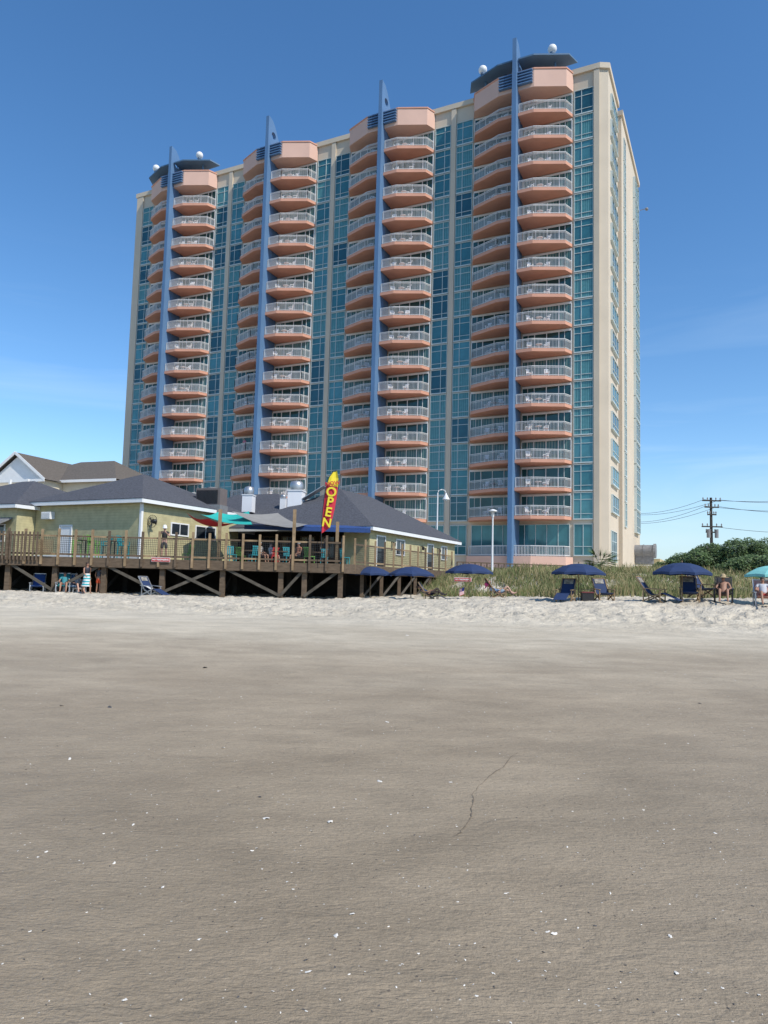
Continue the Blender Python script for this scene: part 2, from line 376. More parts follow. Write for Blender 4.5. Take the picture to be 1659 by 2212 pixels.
def bal(sgn):
    poly=[(sgn*x,y) for x,y in half]
    s=MB(); s.prism(poly if sgn>0 else poly[::-1],-.30,.04)
    r=MB(); pl=[(sgn*x,y) for x,y in [(.35,.05),(1.93,.05),(5.06,1.38),(5.48,2.5)]]
    for i in range(3):
        a=Vector((*pl[i],0)); b_=Vector((*pl[i+1],0)); Ld=(b_-a).length
        for z,hh in ((1.07,.055),(.14,.045),(.93,.025)): r.bar(a+Vector((0,0,z)),b_+Vector((0,0,z)),.05,hh)
        n=max(2,int(Ld/.14))
        for j in range(n+1):
            q=a.lerp(b_,j/n); ww=.03 if j in (0,n) else .013
            r.box(q.x-ww,q.x+ww,q.y-ww,q.y+ww,.05,1.05)
    d=MB(); dp=MB()
    x0,x1=(.3,5.5) if sgn>0 else (-5.5,-.3)
    d.box(x0,x1,2.5,2.58,2.28,2.5)
    xs=[x0,x0+1.3,x0+2.6,x0+3.9,x1]
    for x in xs: d.box(x-.04,x+.04,2.48,2.59,.04,2.3)
    for x in (x0+.6,x0+4.5): d.box(x-.02,x+.02,2.49,2.59,.04,2.3)
    dp.face([(x0,2.54,.04),(x1,2.54,.04),(x1,2.54,2.35),(x0,2.54,2.35)])
    return s,r,d,dp
BG={}
for sg in (1,-1):
    s,r,d,dp=bal(sg)
    BG[sg]=(s,r,d,dp,s.mesh('balcony',salmon),r.mesh('railing',railw),d.mesh('balcony_door',white),[dp.mesh('pane',doorgl),dp.mesh('pane',doorgl2)])
bl=[]
for c in cols:
    for sg in (1,-1):
        for k in range(16): bl.append((c,sg,k))
bl.sort(key=lambda q:camd((q[0]+q[1]*3,0,Z0+q[2]*H)))
s1=MB(); s2=MB(); 
ch=MB()
for sx in (-.22,.22):
    for sy in (-.2,.2): ch.bar((sx,sy,0),(sx*.9,sy*.9,.42),.05,.05)
    ch.bar((sx*1.1,-.2,.62),(sx*1.1,.22,.64),.06,.04); ch.bar((sx*1.05,-.2,.42),(sx*1.1,-.2,.62),.05,.05)
ch.box(-.24,.24,-.22,.22,.40,.45)
for i in range(5): ch.bar((-.18+.09*i,.2,.45),(-.2+.1*i,.30,.92),.055,.02)
ch.bar((-.24,.31,.93),(.24,.31,.93),.05,.08)
chm=ch.mesh('patio_chair',whitepl)
tb=MB(); tb.lathe([(.001,.70),(.36,.70),(.36,.67),(.05,.66),(.04,.1),(.22,0)],n=14); tbm=tb.mesh('patio_table',whitepl)
cname={0:'rightmost stack',-D:'second stack from right',-2*D:'third stack from right',-3*D:'leftmost stack'}
for i,(c,sg,k) in enumerate(bl):
    s,r,d,dp,sm,rm,dm,pm=BG[sg]; loc=(c,0,Z0+k*H); v=random.random()<.45
    if i<100:
        o=obj('balcony',sm,tower,loc); obj('railing',rm,o)
        o=obj('balcony_door',dm,tower,loc); obj('pane',pm[v],o)
    else:
        M=Matrix.Translation(loc); s1.add(s,M,0); s1.add(r,M,1); s2.add(d,M,1); s2.add(dp,M,2)
    side='right' if sg>0 else 'left'
    for j,(xx,yy_,rz) in enumerate(((1.5,.75,random.uniform(-.5,.9)),(3.2,1.3,random.uniform(-1.2,.4)))):
        P=tower_M@Vector((c+sg*xx,yy_,Z0+k*H+.04))
        w='inner' if j==0 else 'outer'
        tag(obj('patio_chair',chm,None,P,TR+rz),f'{w} white chair on {side} {ord_(k)} balcony from bottom, {cname[c]}','chair','white chairs on the tower balconies')
    if random.random()<.6:
        P=tower_M@Vector((c+sg*2.4,1.2,Z0+k*H+.04))
        tag(obj('patio_table',tbm,None,P,TR),f'white table on {side} {ord_(k)} balcony from bottom, {cname[c]}','table','white tables on the tower balconies')
o=s1.build('balcony',[salmon,railw],tower); o['kind']='stuff'
o=s2.build('balcony_door',[salmon,white,doorgl],tower); o['kind']='stuff'
bow=[(-5.58,2.55),(-5.1,1.34),(-1.95,0),(1.95,0),(5.1,1.34),(5.58,2.55)]
def plate_hole(mb,poly,c,r,x0,x1):
    n=len(poly); ang=sorted(set([math.atan2(p[1]-c[1],p[0]-c[0]) for p in poly]+[-math.pi+i*math.pi/12 for i in range(24)]))
    def hit(t):
        d=(math.cos(t),math.sin(t)); best=9e9
        for i in range(n):
            a,b_=poly[i],poly[(i+1)%n]; ex,ey=b_[0]-a[0],b_[1]-a[1]; den=d[0]*ey-d[1]*ex
            if abs(den)<1e-9: continue
            u=((a[0]-c[0])*ey-(a[1]-c[1])*ex)/den; s_=((a[0]-c[0])*d[1]-(a[1]-c[1])*d[0])/den
            if u>0 and -1e-6<=s_<=1+1e-6: best=min(best,u)
        return (c[0]+d[0]*best,c[1]+d[1]*best)
    O=[hit(t) for t in ang]; I=[(c[0]+r*math.cos(t),c[1]+r*math.sin(t)) for t in ang]; k=len(ang)
    for i in range(k):
        j=(i+1)%k
        for x in (x0,x1): mb.face([(x,*O[i]),(x,*O[j]),(x,*I[j]),(x,*I[i])])
        mb.face([(x0,*O[i]),(x1,*O[i]),(x1,*O[j]),(x0,*O[j])]); mb.face([(x0,*I[i]),(x1,*I[i]),(x1,*I[j]),(x0,*I[j])])
for ci,c in enumerate(cols):
    m=MB(); m.box(c-.24,c+.24,-.75,1.0,2.2,56.8); m.box(c-.12,c+.12,1.0,2.55,4.7,ZT-.4)
    plate_hole(m,[(-.75,56.8),(2.0,56.8),(2.0,57.7),(.6,59.9),(.1,60.4),(-.75,60.6)],(.42,58.5),.46,c-.22,c+.22)
    m.build('fin',bluep,tower)
    m=MB(); pl=[(c+x*1.01,y-.04) for x,y in bow]; m.prism(pl,ZT-.35,57.55+DZ)
    m.build('crown',pink,tower)
    m=MB(); pl=[(c+x*1.02,y-.10) for x,y in bow]; m.prism(pl,57.55+DZ,57.70+DZ); m.build('crown_cap',salmon,tower)
    for sg in (-1,1):
        for q in range(5):
            m=MB(); xa,xb=sorted((c+sg*.26,c+sg*1.85)); m.box(xa,xb,-.42,-.05,56.0+DZ+.33*q,56.12+DZ+.33*q); m.build('louver',bluep,tower)
    m=MB(); m.prism([(c+x*1.03,y-.08) for x,y in bow],1.5,4.62); m.build('terrace',pink,tower)
    m=MB(); pl=[(c+x,y) for x,y in [(-5.45,2.4),(-5.05,1.45),(-1.93,.12),(1.93,.12),(5.05,1.45),(5.45,2.4)]]
    for i in range(5):
        a=Vector((*pl[i],0)); b_=Vector((*pl[i+1],0)); Ld=(b_-a).length
        for z in (5.7,4.78): m.bar(a+Vector((0,0,z)),b_+Vector((0,0,z)),.06,.06)
        for j in range(int(Ld/.15)+1):
            q=a.lerp(b_,j/int(Ld/.15)); m.box(q.x-.02,q.x+.02,q.y-.02,q.y+.02,4.6,5.7)
    m.build('terrace_railing',railw,tower)
    if ci in (0,3):
        cz=57.95
        for sg in (-1,1):
            m=MB(); P=[(.3,2.6,cz+.1),(.3,-.35,cz+.35),(2.0,-.35,cz+.35),(5.5,1.0,cz+.25),(6.1,2.4,cz+.1)]
            P=[(c+sg*x,y,z) for x,y,z in P]; n=len(P); m.face(P); m.face([(x,y,z+.16) for x,y,z in P])
            for i in range(n): a,b2=P[i],P[(i+1)%n]; m.face([a,b2,(b2[0],b2[1],b2[2]+.16),(a[0],a[1],a[2]+.16)])
            m.build('canopy',bluedk,tower)
            for x in (1.6,3.9):
                m=MB(); m.tube((c+sg*x,1.5,57.0),(c+sg*x,1.5,cz+.3),.12); m.build('canopy_post',bluedk,tower)
        for x in (-4.1,3.7):
            m=MB(); m.tube((c+x,.9,cz+.3),(c+x,.9,cz+.9),.07); m.lathe([(.25,cz+.8),(.25,cz+.92),(.001,cz+.92)],(c+x,.9,0)); k=m.build('globe_post',bluedk,tower)
            m=MB(); m.ball((c+x,.9,cz+1.36),.48,20,12); m.build('globe',white,k,True)
for a0,a1 in [(-5.2,5.4),(5.8,7.7),(-D-5.2,-D+5.2),(-2*D-5.2,-2*D+5.2),(-3*D-5.2,-3*D+5.2),(-10.35,-8.4),(-7.7,-5.75)]:
    n=max(2,int((a1-a0)/1.1)); f,p=win_geo(a1-a0,3.3,cols_=[(i+1)/n for i in range(n-1)],rows=(.3,))
    o=f.build('podium_window',framec,tower,loc=(a0,WZ-.02,4.75)); p.build('pane',gl[0],o)
f,p=win_geo(3.6,3.2,cols_=(.33,.66),rows=(.33,.66)); o=f.build('podium_window',framec,tower,loc=(9.2,4.2,4.3),rotz=R(90)); p.build('pane',gl[1],o)
yel2=mat('ochre_stucco',(.50,.40,.21),.85,0,.08,.5)
m=MB(); m.box(9.4,12.2,24.0,34.0,1.8,5.4); m.build('annex',yel2,tower)
m=MB(); m.tube((9.4,22.5,6.3),(11.6,22.5,6.3),.75,.75,18); m.tube((10.4,22.5,6.3),(10.5,22.5,6.3),.82,.82,18); m.tube((11.6,22.5,6.3),(11.9,22.5,6.3),.9,.9,18); m.box(9.5,11.6,22.2,22.8,4.6,5.8)
m.build('exhaust_fan',greymet,tower)
m=MB(); m.box(9.4,13.6,20,24,3.1,3.35)
for i in range(24): m.box(9.6+i*.17,9.63+i*.17,20.0,20.04,3.35,4.4)
for i in range(23): m.box(13.5,13.54,20+i*.17,20.03+i*.17,3.35,4.4)
m.box(9.5,13.6,19.98,20.06,4.4,4.47); m.box(13.48,13.56,20,24,4.4,4.47); m.build('side_balcony',white,tower)
m=MB(); m.bar((9.6,28.1,53.4),(10.4,28.1,53.5),.06,.06); m.ball((10.5,28.1,53.4),.22); m.build('security_camera',greymet,tower)
m=MB(); m.tube((-D-3.6,5,57.0),(-D-3.6,5,59.0),.04); m.ball((-D-3.6,5,59.1),.16); m.build('roof_antenna',greymet,tower)
# ------------------------------------------------------------------ restaurant
E=at(298,1250,41); E.z=0
rest=thing('restaurant','yellow clapboard beach restaurant with grey hipped shingle roofs standing on the timber deck','building',E,TR)
def hip(a0,a1,w0,w1,ze,zr,oh=.45):
    a0-=oh;a1+=oh;w0-=oh;w1+=oh; wa,ww=a1-a0,w1-w0
    if wa>=ww: r0=(a0+ww/2,(w0+w1)/2,zr); r1=(a1-ww/2,(w0+w1)/2,zr)
    else: r0=((a0+a1)/2,w0+wa/2,zr); r1=((a0+a1)/2,w1-wa/2,zr)
    c=[(a0,w0,ze),(a1,w0,ze),(a1,w1,ze),(a0,w1,ze)]
    m=MB()
    if wa>=ww: m.face([c[0],c[1],r1,r0]); m.face([c[1],c[2],r1]); m.face([c[2],c[3],r0,r1]); m.face([c[3],c[0],r0])
    else: m.face([c[0],c[1],r0]); m.face([c[1],c[2],r1,r0]); m.face([c[2],c[3],r1]); m.face([c[3],c[0],r0,r1])
    m.face([(p[0],p[1],ze-.03) for p in c])
    for i in range(4): a,b_=c[i],c[(i+1)%4]; m.face([a,b_,(b_[0],b_[1],ze-.03),(a[0],a[1],ze-.03)])
    rf=m.build('roof',shing,rest)
    m=MB()
    m.box(a0+.02,a1-.02,w0+.02,w0+.10,ze-.26,ze-.04); m.box(a0+.02,a1-.02,w1-.10,w1-.02,ze-.26,ze-.04)
    m.box(a0+.02,a0+.10,w0+.11,w1-.11,ze-.26,ze-.04); m.box(a1-.10,a1-.02,w0+.11,w1-.11,ze-.26,ze-.04)
    m.box(a0+.11,a1-.11,w0+.11,w1-.11,ze-.10,ze-.05)
    m.build('fascia',white,rf); return rf
def blockw(a0,a1,w0,w1,z0,z1,mt=yellow):
    m=MB(); m.box(a0,a1,w0,w1,z0,z1); m.build('wall',mt,rest)
ZD=2.5
blockw(-8.8,0,0,9,ZD,6.0); hip(-8.8,0,0,9,6.04,8.3)
blockw(-20,-8.85,-1.3,8.5,ZD,5.8); hip(-20,-8.9,-1.3,8.5,5.8,8.1)
blockw(.4,10.43,11.0,23.4,ZD,4.9); hip(.3,10.43,8.42,23.4,5.0,8.15)
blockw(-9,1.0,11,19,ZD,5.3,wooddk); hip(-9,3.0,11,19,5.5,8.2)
def wl(name,x0,x1,z0,z1,mt1,mt2,loc,rz,bars=()):
    f=MB(); w=x1-x0;h=z1-z0;t=.08
    f.box(0,w,-.06,0.02,0,t); f.box(0,w,-.06,.02,h-t,h); f.box(0,t,-.06,.02,t,h-t); f.box(w-t,w,-.06,.02,t,h-t)
    for q in bars: f.box(w*q-.02,w*q+.02,-.05,.02,t,h-t)
    o=f.build(name,mt1,rest,loc=loc,rotz=rz); p=MB(); p.face([(t,-.02,t),(w-t,-.02,t),(w-t,-.02,h-t),(t,-.02,h-t)]); p.build('pane',mt2,o)
    return o
wg=glass('window_glass',(.03,.04,.05))
for w0,w1,z0,z1 in ((2.4,4.0,4.1,4.9),(4.6,6.6,4.0,4.9)): wl('window',w0,w1,z0,z1,white,wg,(0,w0,z0),R(90),(.5,))
m=MB(); m.box(-8.8,.02,-.03,.0,ZD,ZD+.25)
m.build('skirting',white,rest)
m=MB(); m.box(-.12,.03,-.03,.12,ZD,5.78); m.build('corner_board',white,rest)
wl('door',-6.6,-5.5,ZD,4.6,white,white,(-6.6,0,ZD),0)
wl('window',-12,-9.8,3.6,4.7,white,wg,(-12,-1.3,3.5),0,(.33,.66))
m=MB(); m.hexa([(-12.6,-1.34,4.9),(-9.2,-1.34,4.9),(-9.2,-2.2,4.5),(-12.6,-2.2,4.5),(-12.6,-1.34,5.0),(-9.2,-1.34,5.0),(-9.2,-2.2,4.6),(-12.6,-2.2,4.6)]); m.build('awning',greymet,rest)
m=MB(); m.box(-7.9,-7.1,-.35,-.02,4.95,5.4); 
for i in range(6): m.box(-7.85,-7.15,-.37,-.35,5.0+.06*i,5.03+.06*i)
m.build('wall_air_conditioner',white,rest)
for w0,w1,z0,z1,n in ((9.3,10.6,ZD,4.55,'door'),(12.2,13.6,3.4,4.5,'window'),(17.6,18.8,ZD,4.5,'door'),(20.4,21.6,3.4,4.5,'window')):
    wl(n,w0,w1,z0,z1,white,wg,(10.43,w0,z0),R(90),(.5,) if n=='window' else ())
blockw(8.6,10.43,8.42,10.98,ZD,4.9)
for w0 in (11.5,16.4,19.6):
    m=MB(); m.box(10.43,10.6,w0,w0+.12,4.2,4.25); m.lathe([(.001,.28),(.12,.2),(.09,0),(.001,0)],(10.62,w0+.06,3.95),8); m.build('wall_lantern',black,rest)
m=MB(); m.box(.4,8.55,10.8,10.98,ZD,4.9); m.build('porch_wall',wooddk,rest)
for i in range(5): wl('porch_window',0,1.2,0,1.5,wood,wg,(.8+i*1.55,10.79,3.1),0,(.5,))
a=at(528,1139,43.2); b_=at(800,1147,42.6)
m=MB(); m.bar(a,b_,.06,.22); m.hexa([a+Vector((0,0,.12)),b_+Vector((0,0,.12)),b_+Vector((0,2.0,.45)),a+Vector((0,3.5,.45)),a+Vector((0,0,.15)),b_+Vector((0,0,.15)),b_+Vector((0,2.0,.48)),a+Vector((0,3.5,.48))])
tag(m.build('awning',mat('blue_awning_canvas',(.025,.07,.22),.7)),'long royal blue canvas awning over the restaurant porch','awning')
def unit(px,py0,py1,w,Y,label,mt,name='rooftop_air_conditioner'):
    p=at(px,py1,Y); hgt=(py1-py0)*Y/F
    t=thing(name,label,'air conditioner',p,TR+.2)
    m=MB(); m.box(-w/2,w/2,-.5,.5,.12,hgt); m.build('casing',mt,t)
    m=MB(); m.box(-w/2-.05,w/2+.05,-.55,.55,-.5,.12); m.build('curb',greymet,t)
    m=MB()
    for i in range(int(w/.09)-2): m.box(-w/2+.1+i*.09,-w/2+.14+i*.09,-.54,-.5,.2,hgt-.12)
    m.build('grille',black,t)
    m=MB(); m.lathe([(.35,0),(.35,.1),(.3,.1),(.001,.04)],(0,0,hgt),14); m.build('fan_guard',greymet,t)
unit(456,1056,1096,1.75,47,'large brown grey air conditioner on the left restaurant roof',mat('brown_metal',(.16,.13,.12),.6))
def vent(px,py0,py1,w,Y,label,flap=False):
    p=at(px,py1,Y); hgt=(py1-py0)*Y/F
    t=thing('roof_vent',label,'vent',p,TR+.3)
    m=MB(); m.box(-w/2,w/2,-w/2,w/2,-.5,hgt*.55); m.build('duct',whitepl,t)
    m=MB(); m.lathe([(w*.42,hgt*.55),(w*.5,hgt*.75),(w*.42,hgt*.95),(w*.12,hgt),(.001,hgt)],n=14); m.build('hood',metal,t,True)
    m=MB(); m.box(-w*.55,w*.55,-w*.55,w*.55,hgt*.5,hgt*.55); m.build('flange',whitepl,t)
    if flap:
        m=MB(); m.bar((w*.5,0,hgt*.15),(w*.5+1.5,0,hgt*.75),w*.9,.05); m.build('lid',metal,t)
vent(537,1050,1092,.75,52,'white rooftop exhaust vent right of the brown air conditioner')
vent(478,1080,1098,.5,52,'small white roof vent beside the brown air conditioner')
vent(640,1038,1086,1.0,50,'large silver rooftop exhaust hood with open tilted lid',True)
vent(612,1068,1086,.4,52,'small roof vent left of the large silver hood')
# ------------------------------------------------------------------ deck
deck=thing('timber_deck','raised timber restaurant deck on braced wooden posts above the sand','deck',(-12,38,.6))
def dl(p): return (p[0]+12,p[1]-38,p[2]-.6)
YD=38.0; XL=-23.5; XC=at(742,1215,YD).x
DE=(5.0,52.2)
def bld(name,mt,f):
    m=MB(); f(m); m.v=[dl(p) for p in m.v]; return m.build(name,mt,deck)
bld('deck_floor',greyw,lambda m:m.prism([(XL-12,YD),(XC,YD),DE,(DE[0]+4.5,DE[1]+9),(-2,64),(-40,64)],2.28,ZD))
bld('rim_beam',wood,lambda m:m.box(XL-12,XC,YD-.06,YD-.003,2.02,2.52))
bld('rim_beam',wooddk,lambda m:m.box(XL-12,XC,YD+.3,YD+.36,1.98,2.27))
bld('rim_beam',wood,lambda m:m.bar((XC+.02,YD-.03,2.27),(DE[0]+.02,DE[1],2.27),.06,.5))
xs=[-23,-19.9,-17.4,-14.8,-11.7,-8.5,-5.4,-4.15,XC-.15]
for j,Y in enumerate((YD+.3,YD+3.6,YD+7.2,YD+11)):
    for i,X in enumerate(xs):
        bld('support_post',wood if j==0 else wooddk,lambda m:m.box(X-.13,X+.13,Y-.12,Y+.12,gz0(X,Y)-.3,2.27))  # rear rows get the darker wood as painted-in shade
for i,(x0,x1) in enumerate(zip(xs[:-1],xs[1:])):
    if i%2==0 or i>5: bld('cross_brace',greyw,lambda m:m.bar((x0,YD+.12,.75),(x1,YD+.12,2.2),.05,.15))
    if i in (1,3,4,5): bld('cross_brace',greyw,lambda m:m.bar((x0,YD+.06,2.2),(x1,YD+.06,.75),.05,.15))
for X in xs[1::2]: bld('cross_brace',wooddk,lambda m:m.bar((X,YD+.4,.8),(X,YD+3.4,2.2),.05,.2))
side=[Vector((XC,YD,0)).lerp(Vector((DE[0],DE[1],0)),k/13) for k in range(14)]
for p in side[2::2]:
    bld('support_post',wood,lambda m:m.box(p.x-.25,p.x-.05,p.y-.1,p.y+.1,gz0(p.x,p.y)-.3,2.27))
for k in range(2,12,2):
    bld('cross_brace',greyw,lambda m:m.bar((side[k].x-.05,side[k].y,.8),(side[k+2].x-.05,side[k+2].y,2.2),.05,.15))
bld('under_deck_shade_backing',wooddk,lambda m:m.box(-40,-1.0,YD+6.4,YD+6.5,.2,2.27))  # added dark sheet, keeps the space under the deck near black like shade
front=[Vector((XC-.02-i*.885,YD-.09,0)) for i in range(25)]
talls={at(471,1200,YD).x:5.25,at(633,1200,YD).x:5.35,at(727,1200,YD).x:4.75}
def rail_run(pts):
    for i,p in enumerate(pts):
        hh=3.98+random.uniform(-.03,.03); mt=woodlt if random.random()<.7 else wood
        bld('railing_post',mt,lambda m:(m.box(p.x-.055,p.x+.055,p.y-.055,p.y+.055,2.1,hh),))
        if i:
            q=pts[i-1]
            bld('rail',wood if i%3 else woodlt,lambda m:m.bar((p.x,p.y+.07,2.66),(q.x,q.y+.07,2.66),.04,.10))
            bld('rail',wood if i%3 else woodlt,lambda m:m.bar((p.x,p.y+.07,3.62),(q.x,q.y+.07,3.62),.04,.09))
            def wire(m):
                for s_ in range(1,9):
                    t=p.lerp(q,s_/9); m.box(t.x-.007,t.x+.007,t.y+.06,t.y+.072,2.7,3.6)
                for s_ in range(1,8): z=2.7+s_*.115; m.bar((p.x,p.y+.066,z),(q.x,q.y+.066,z),.014,.014)
            bld('wire_mesh',black,wire)
rail_run(front); rail_run(side[1:])
for X,z in talls.items(): bld('tall_post',woodlt,lambda m:m.box(X-.08,X+.08,YD+.02,YD+.18,2.1,z))
lx=at(100,1200,YD).x
def lat(m):
    for i in range(-6,9):
        for s_ in (1,-1):
            x0=lx-.4+i*.1; pts=[]
            for t in (0,1):
                xx=x0+s_*t*.8; pts.append((xx,YD-.17-.01*s_,2.62+t*.8))
            xa=[max(lx-.42,min(lx+.42,p[0])) for p in pts]
            za=[pts[0][2]+abs(xa[0]-pts[0][0]),pts[1][2]-abs(xa[1]-pts[1][0])]
            if za[1]-za[0]>.05: m.bar((xa[0],pts[0][1],za[0]),(xa[1],pts[0][1],za[1]),.03,.02)
bld('lattice_panel',woodlt,lat)
def plk(m):
    for i in range(14):
        X=at(82,1200,YD).x-i*.2; m.box(X-.05,X+.05,YD-.2,YD-.17,2.3,3.8)
bld('plank_screen',wood,plk)
bw=thing('boardwalk','low wooden boardwalk with railing running right from the restaurant deck','boardwalk',(6,58,2))
pts=[at(985,1225,57),at(1110,1235,59),at(1210,1240,60),at(1395,1250,62)]
m=MB(); n=MB()
for i in range(3):
    a,c=pts[i],pts[i+1]; a2=Vector((a.x,a.y,2.3)); c2=Vector((c.x,c.y,2.3)); m.bar(a2,c2,1.6,.15)
    k=int((c-a).length/.5)
    for j in range(k+1):
        q=a2.lerp(c2,j/k); n.box(q.x-.05,q.x+.05,q.y-.85,q.y-.75,1.4,3.35)
        n.box(q.x-.02+.25,q.x+.02+.25,q.y-.84,q.y-.78,2.3,3.2)
    for z in (3.33,2.95,2.55): n.bar((a2.x,a2.y-.8,z),(c2.x,c2.y-.8,z),.05,.10)
for mm,nm,mt in ((m,'walkway',greyw),(n,'railing',wood)):
    mm.v=[(p[0]-6,p[1]-58,p[2]-2) for p in mm.v]; mm.build(nm,mt,bw)
# ------------------------------------------------------------------ text
def text(s,size,mt,name,parent=None,M=None,extr=.004):
    cu=bpy.data.curves.new('t','FONT'); cu.body=s; cu.size=size; cu.align_x='CENTER'; cu.align_y='CENTER'; cu.extrude=extr; cu.offset=size*.025
    o=bpy.data.objects.new('t',cu); C.objects.link(o); bpy.context.view_layer.update()
    me=bpy.data.meshes.new_from_object(o.evaluated_get(bpy.context.evaluated_depsgraph_get())); bpy.data.objects.remove(o)
    me.materials.clear(); me.materials.append(mt)
    if M: me.transform(M)
    return obj(name,me,parent)
def sign(px,py,Y,w,h,label):
    p=at(px,py,Y); t=thing('sign',label,'sign',p)
    m=MB(); m.box(-w/2,w/2,-.01,.01,-h/2,h/2); m.box(-w/2-.02,w/2+.02,.01,.02,-h/2-.02,h/2+.02,1); m.build('board',[signred,white],t)
    text('NO TRESPASSING',w*.115,white,'lettering',t,Matrix.Translation((0,-.016,0))@Matrix.Rotation(R(90),4,'X'))
sign(347,1209,YD-.16,.95,.2,'red NO TRESPASSING sign on the deck edge below the railing')
sign(1000,1252,43,1.0,.2,'red NO TRESPASSING sign behind the blue umbrella at the dune edge')
fp=at(694,1215,YD-.2)
fl=thing('feather_flag','red and yellow feather flag reading NOW OPEN at the deck railing','flag',(fp.x,fp.y,2.5))
def FX(px,py): p=at(px,py,YD-.25); return Vector((p.x-fp.x,p.y-fp.y,p.z-2.5))
ctr=[(694,1215),(694,1150),(696,1110),(700,1075),(705,1048),(711,1031),(719,1020),(727,1016)]
m=MB(); m.path([FX(*p) for p in ctr],.018); m.build('pole',black,fl)
Lf=[(695,1152),(696,1126),(698,1100),(701,1074),(706,1048),(712,1031),(720,1020)]
Rt=[(713,1140),(718,1121),(723,1098),(727,1075),(730,1052),(731,1033),(728,1017)]
m=MB()
for i in range(6):
    for k in range(4):
        def q(i_,k_): 
            a=FX(*Lf[i_]); c=FX(*Rt[i_]); p=a.lerp(c,k_/4); p.y+=.05*math.sin(k_*1.3+i_*.8); return p
        m.face([q(i,k),q(i,k+1),q(i+1,k+1),q(i+1,k)],1 if i>=4 else 0)
m.build('banner',[flagred,flagyel],fl,True)
def tx(s,px,py,size,mt,tilt):
    M=Matrix.Translation(FX(px,py)+Vector((0,-.09,0)))@Matrix.Rotation(R(90),4,'X')@Matrix.Rotation(tilt,4,'Z'); text(s,size,mt,'lettering',fl,M)
tx('O',716,1064,.68,flagyel,-.15); tx('P',713,1085,.68,flagyel,-.15); tx('E',709.5,1107,.68,flagyel,-.15); tx('N',706,1130,.64,flagyel,-.15); tx('NOW',719,1045,.30,flagred,.15)
def sail(p,mt,label):
    P=[at(*q) for q in p]; c=sum(P,Vector())/len(P); m=MB(); n=8
    A,B_,D_=P[0],P[1],P[2]; E_=P[3] if len(P)>3 else P[2]
    for i in range(n):
        for j in range(n):
            def q(u,v):
                x=A.lerp(B_,u).lerp(E_.lerp(D_,u),v); x.z-=.2*math.sin(math.pi*u)+.15*math.sin(math.pi*v); return x-c
            m.face([q(i/n,j/n),q((i+1)/n,j/n),q((i+1)/n,(j+1)/n),q(i/n,(j+1)/n)])
    o=m.build('shade_sail',mt,None,True,loc=c); tag(o,label,'shade sail')
sail([(402,1106,40.5),(450,1120,39.6),(508,1129,39.4),(440,1131,41.0)],redc,'red shade sail at left above the deck')
sail([(432,1110,43),(545,1133,41),(538,1104,46),(470,1106,46)],teal,'teal shade sail above the deck between red and grey sails')
sail([(500,1104,44),(600,1136,41),(665,1132,43),(600,1108,46)],greyc,'grey shade sail above the deck centre')
# ------------------------------------------------------------------ lamps
def lamp(px,pytop,pyb,Y,label,arm):
    b0=at(px,pyb,Y); tz=at(px,pytop,Y).z; t=thing('street_lamp',label,'street lamp',(b0.x,Y,gz(b0.x,Y))); h_=tz-gz(b0.x,Y)
    m=MB(); m.tube((0,0,0),(0,0,h_*.5),.09,.06,10); m.tube((0,0,h_*.5),(0,0,h_-.1),.06,.05,10)
    m.build('pole',white,t)
    m=MB()
    if arm:
        P=[Vector((0,0,h_-.1))]+[Vector((.35-.35*math.cos(q),0,h_-.1+.3*math.sin(q))) for q in [R(45),R(90),R(135),R(180)]]
        m.path(P,.035); m.lathe([(.04,0),(.1,-.15),(.3,-.5),(.3,-.56)],(.7,0,h_-.1),14)
    else: m.lathe([(.05,0),(.28,-.08),(.3,-.16),(.12,-.2),(.1,-.5),(.06,-.6)],(0,0,h_),14)
    m.build('lamp_head',white,t,True)
    if arm:
        m=MB(); m.ball((.7,0,h_-.66),.14); m.build('bulb',whitepl,t,True)
lamp(943,1062,1200,60,'white lamp post with curved arm behind the yellow restaurant',True)
lamp(1063,1100,1235,50,'white lamp post standing in the dune grass before the tower',False)
# ------------------------------------------------------------------ houses behind
p0=at(75,1250,78)
hs=thing('beach_house','cream beach house with grey brown hipped roof behind the restaurant at left','house',(p0.x,78,2),R(-20))
m=MB(); m.box(-4,10,0,10,0,9.6); m.box(-4.5,3,-2.5,0,0,9.4); m.build('wall',mat('cream_siding',(.62,.56,.44),.8,0,.06,1),hs)
m=MB(); 
m.face([(-5,-3,9.4),(-.75,-3,12.4),(-.75,5,12.4),(-5,5,9.4)])
m.face([(3.5,-3,9.4),(-.75,-3,12.4),(-.75,5,12.4),(3.5,5,9.4)])
m.face([(-4.6,-.6,9.6),(10.6,-.6,9.6),(5.4,5,12.6),(.6,5,12.6)]); m.face([(10.6,-.6,9.6),(10.6,10.6,9.6),(5.4,5,12.6)]); m.face([(10.6,10.6,9.6),(-4.6,10.6,9.6),(.6,5,12.6),(5.4,5,12.6)]); m.face([(-4.6,10.6,9.6),(-4.6,-.6,9.6),(.6,5,12.6)])
m.build('roof',shingb,hs)
m=MB(); m.face([(-4.4,-2.6,9.45),(2.9,-2.6,9.45),(-.75,-2.6,12.0)]); m.build('gable',white,hs)
for a,b2 in (((-5,-3.02,9.35),(-.75,-3.02,12.35)),((3.5,-3.02,9.35),(-.75,-3.02,12.35)),((-5,-3.0,9.3),(3.5,-3.0,9.3)),((-4.6,-.62,9.5),(10.6,-.62,9.5))):
    m=MB(); m.bar(a,b2,.06,.28); m.build('trim',white,hs)
for x in (-3.4,-.9,1.6):
    m=MB(); m.box(x-.5,x+.5,-2.58,-2.5,6.6,8.4); o=m.build('window',white,hs); m=MB(); m.box(x-.42,x+.42,-2.6,-2.585,6.7,8.3); m.build('pane',wg,o)
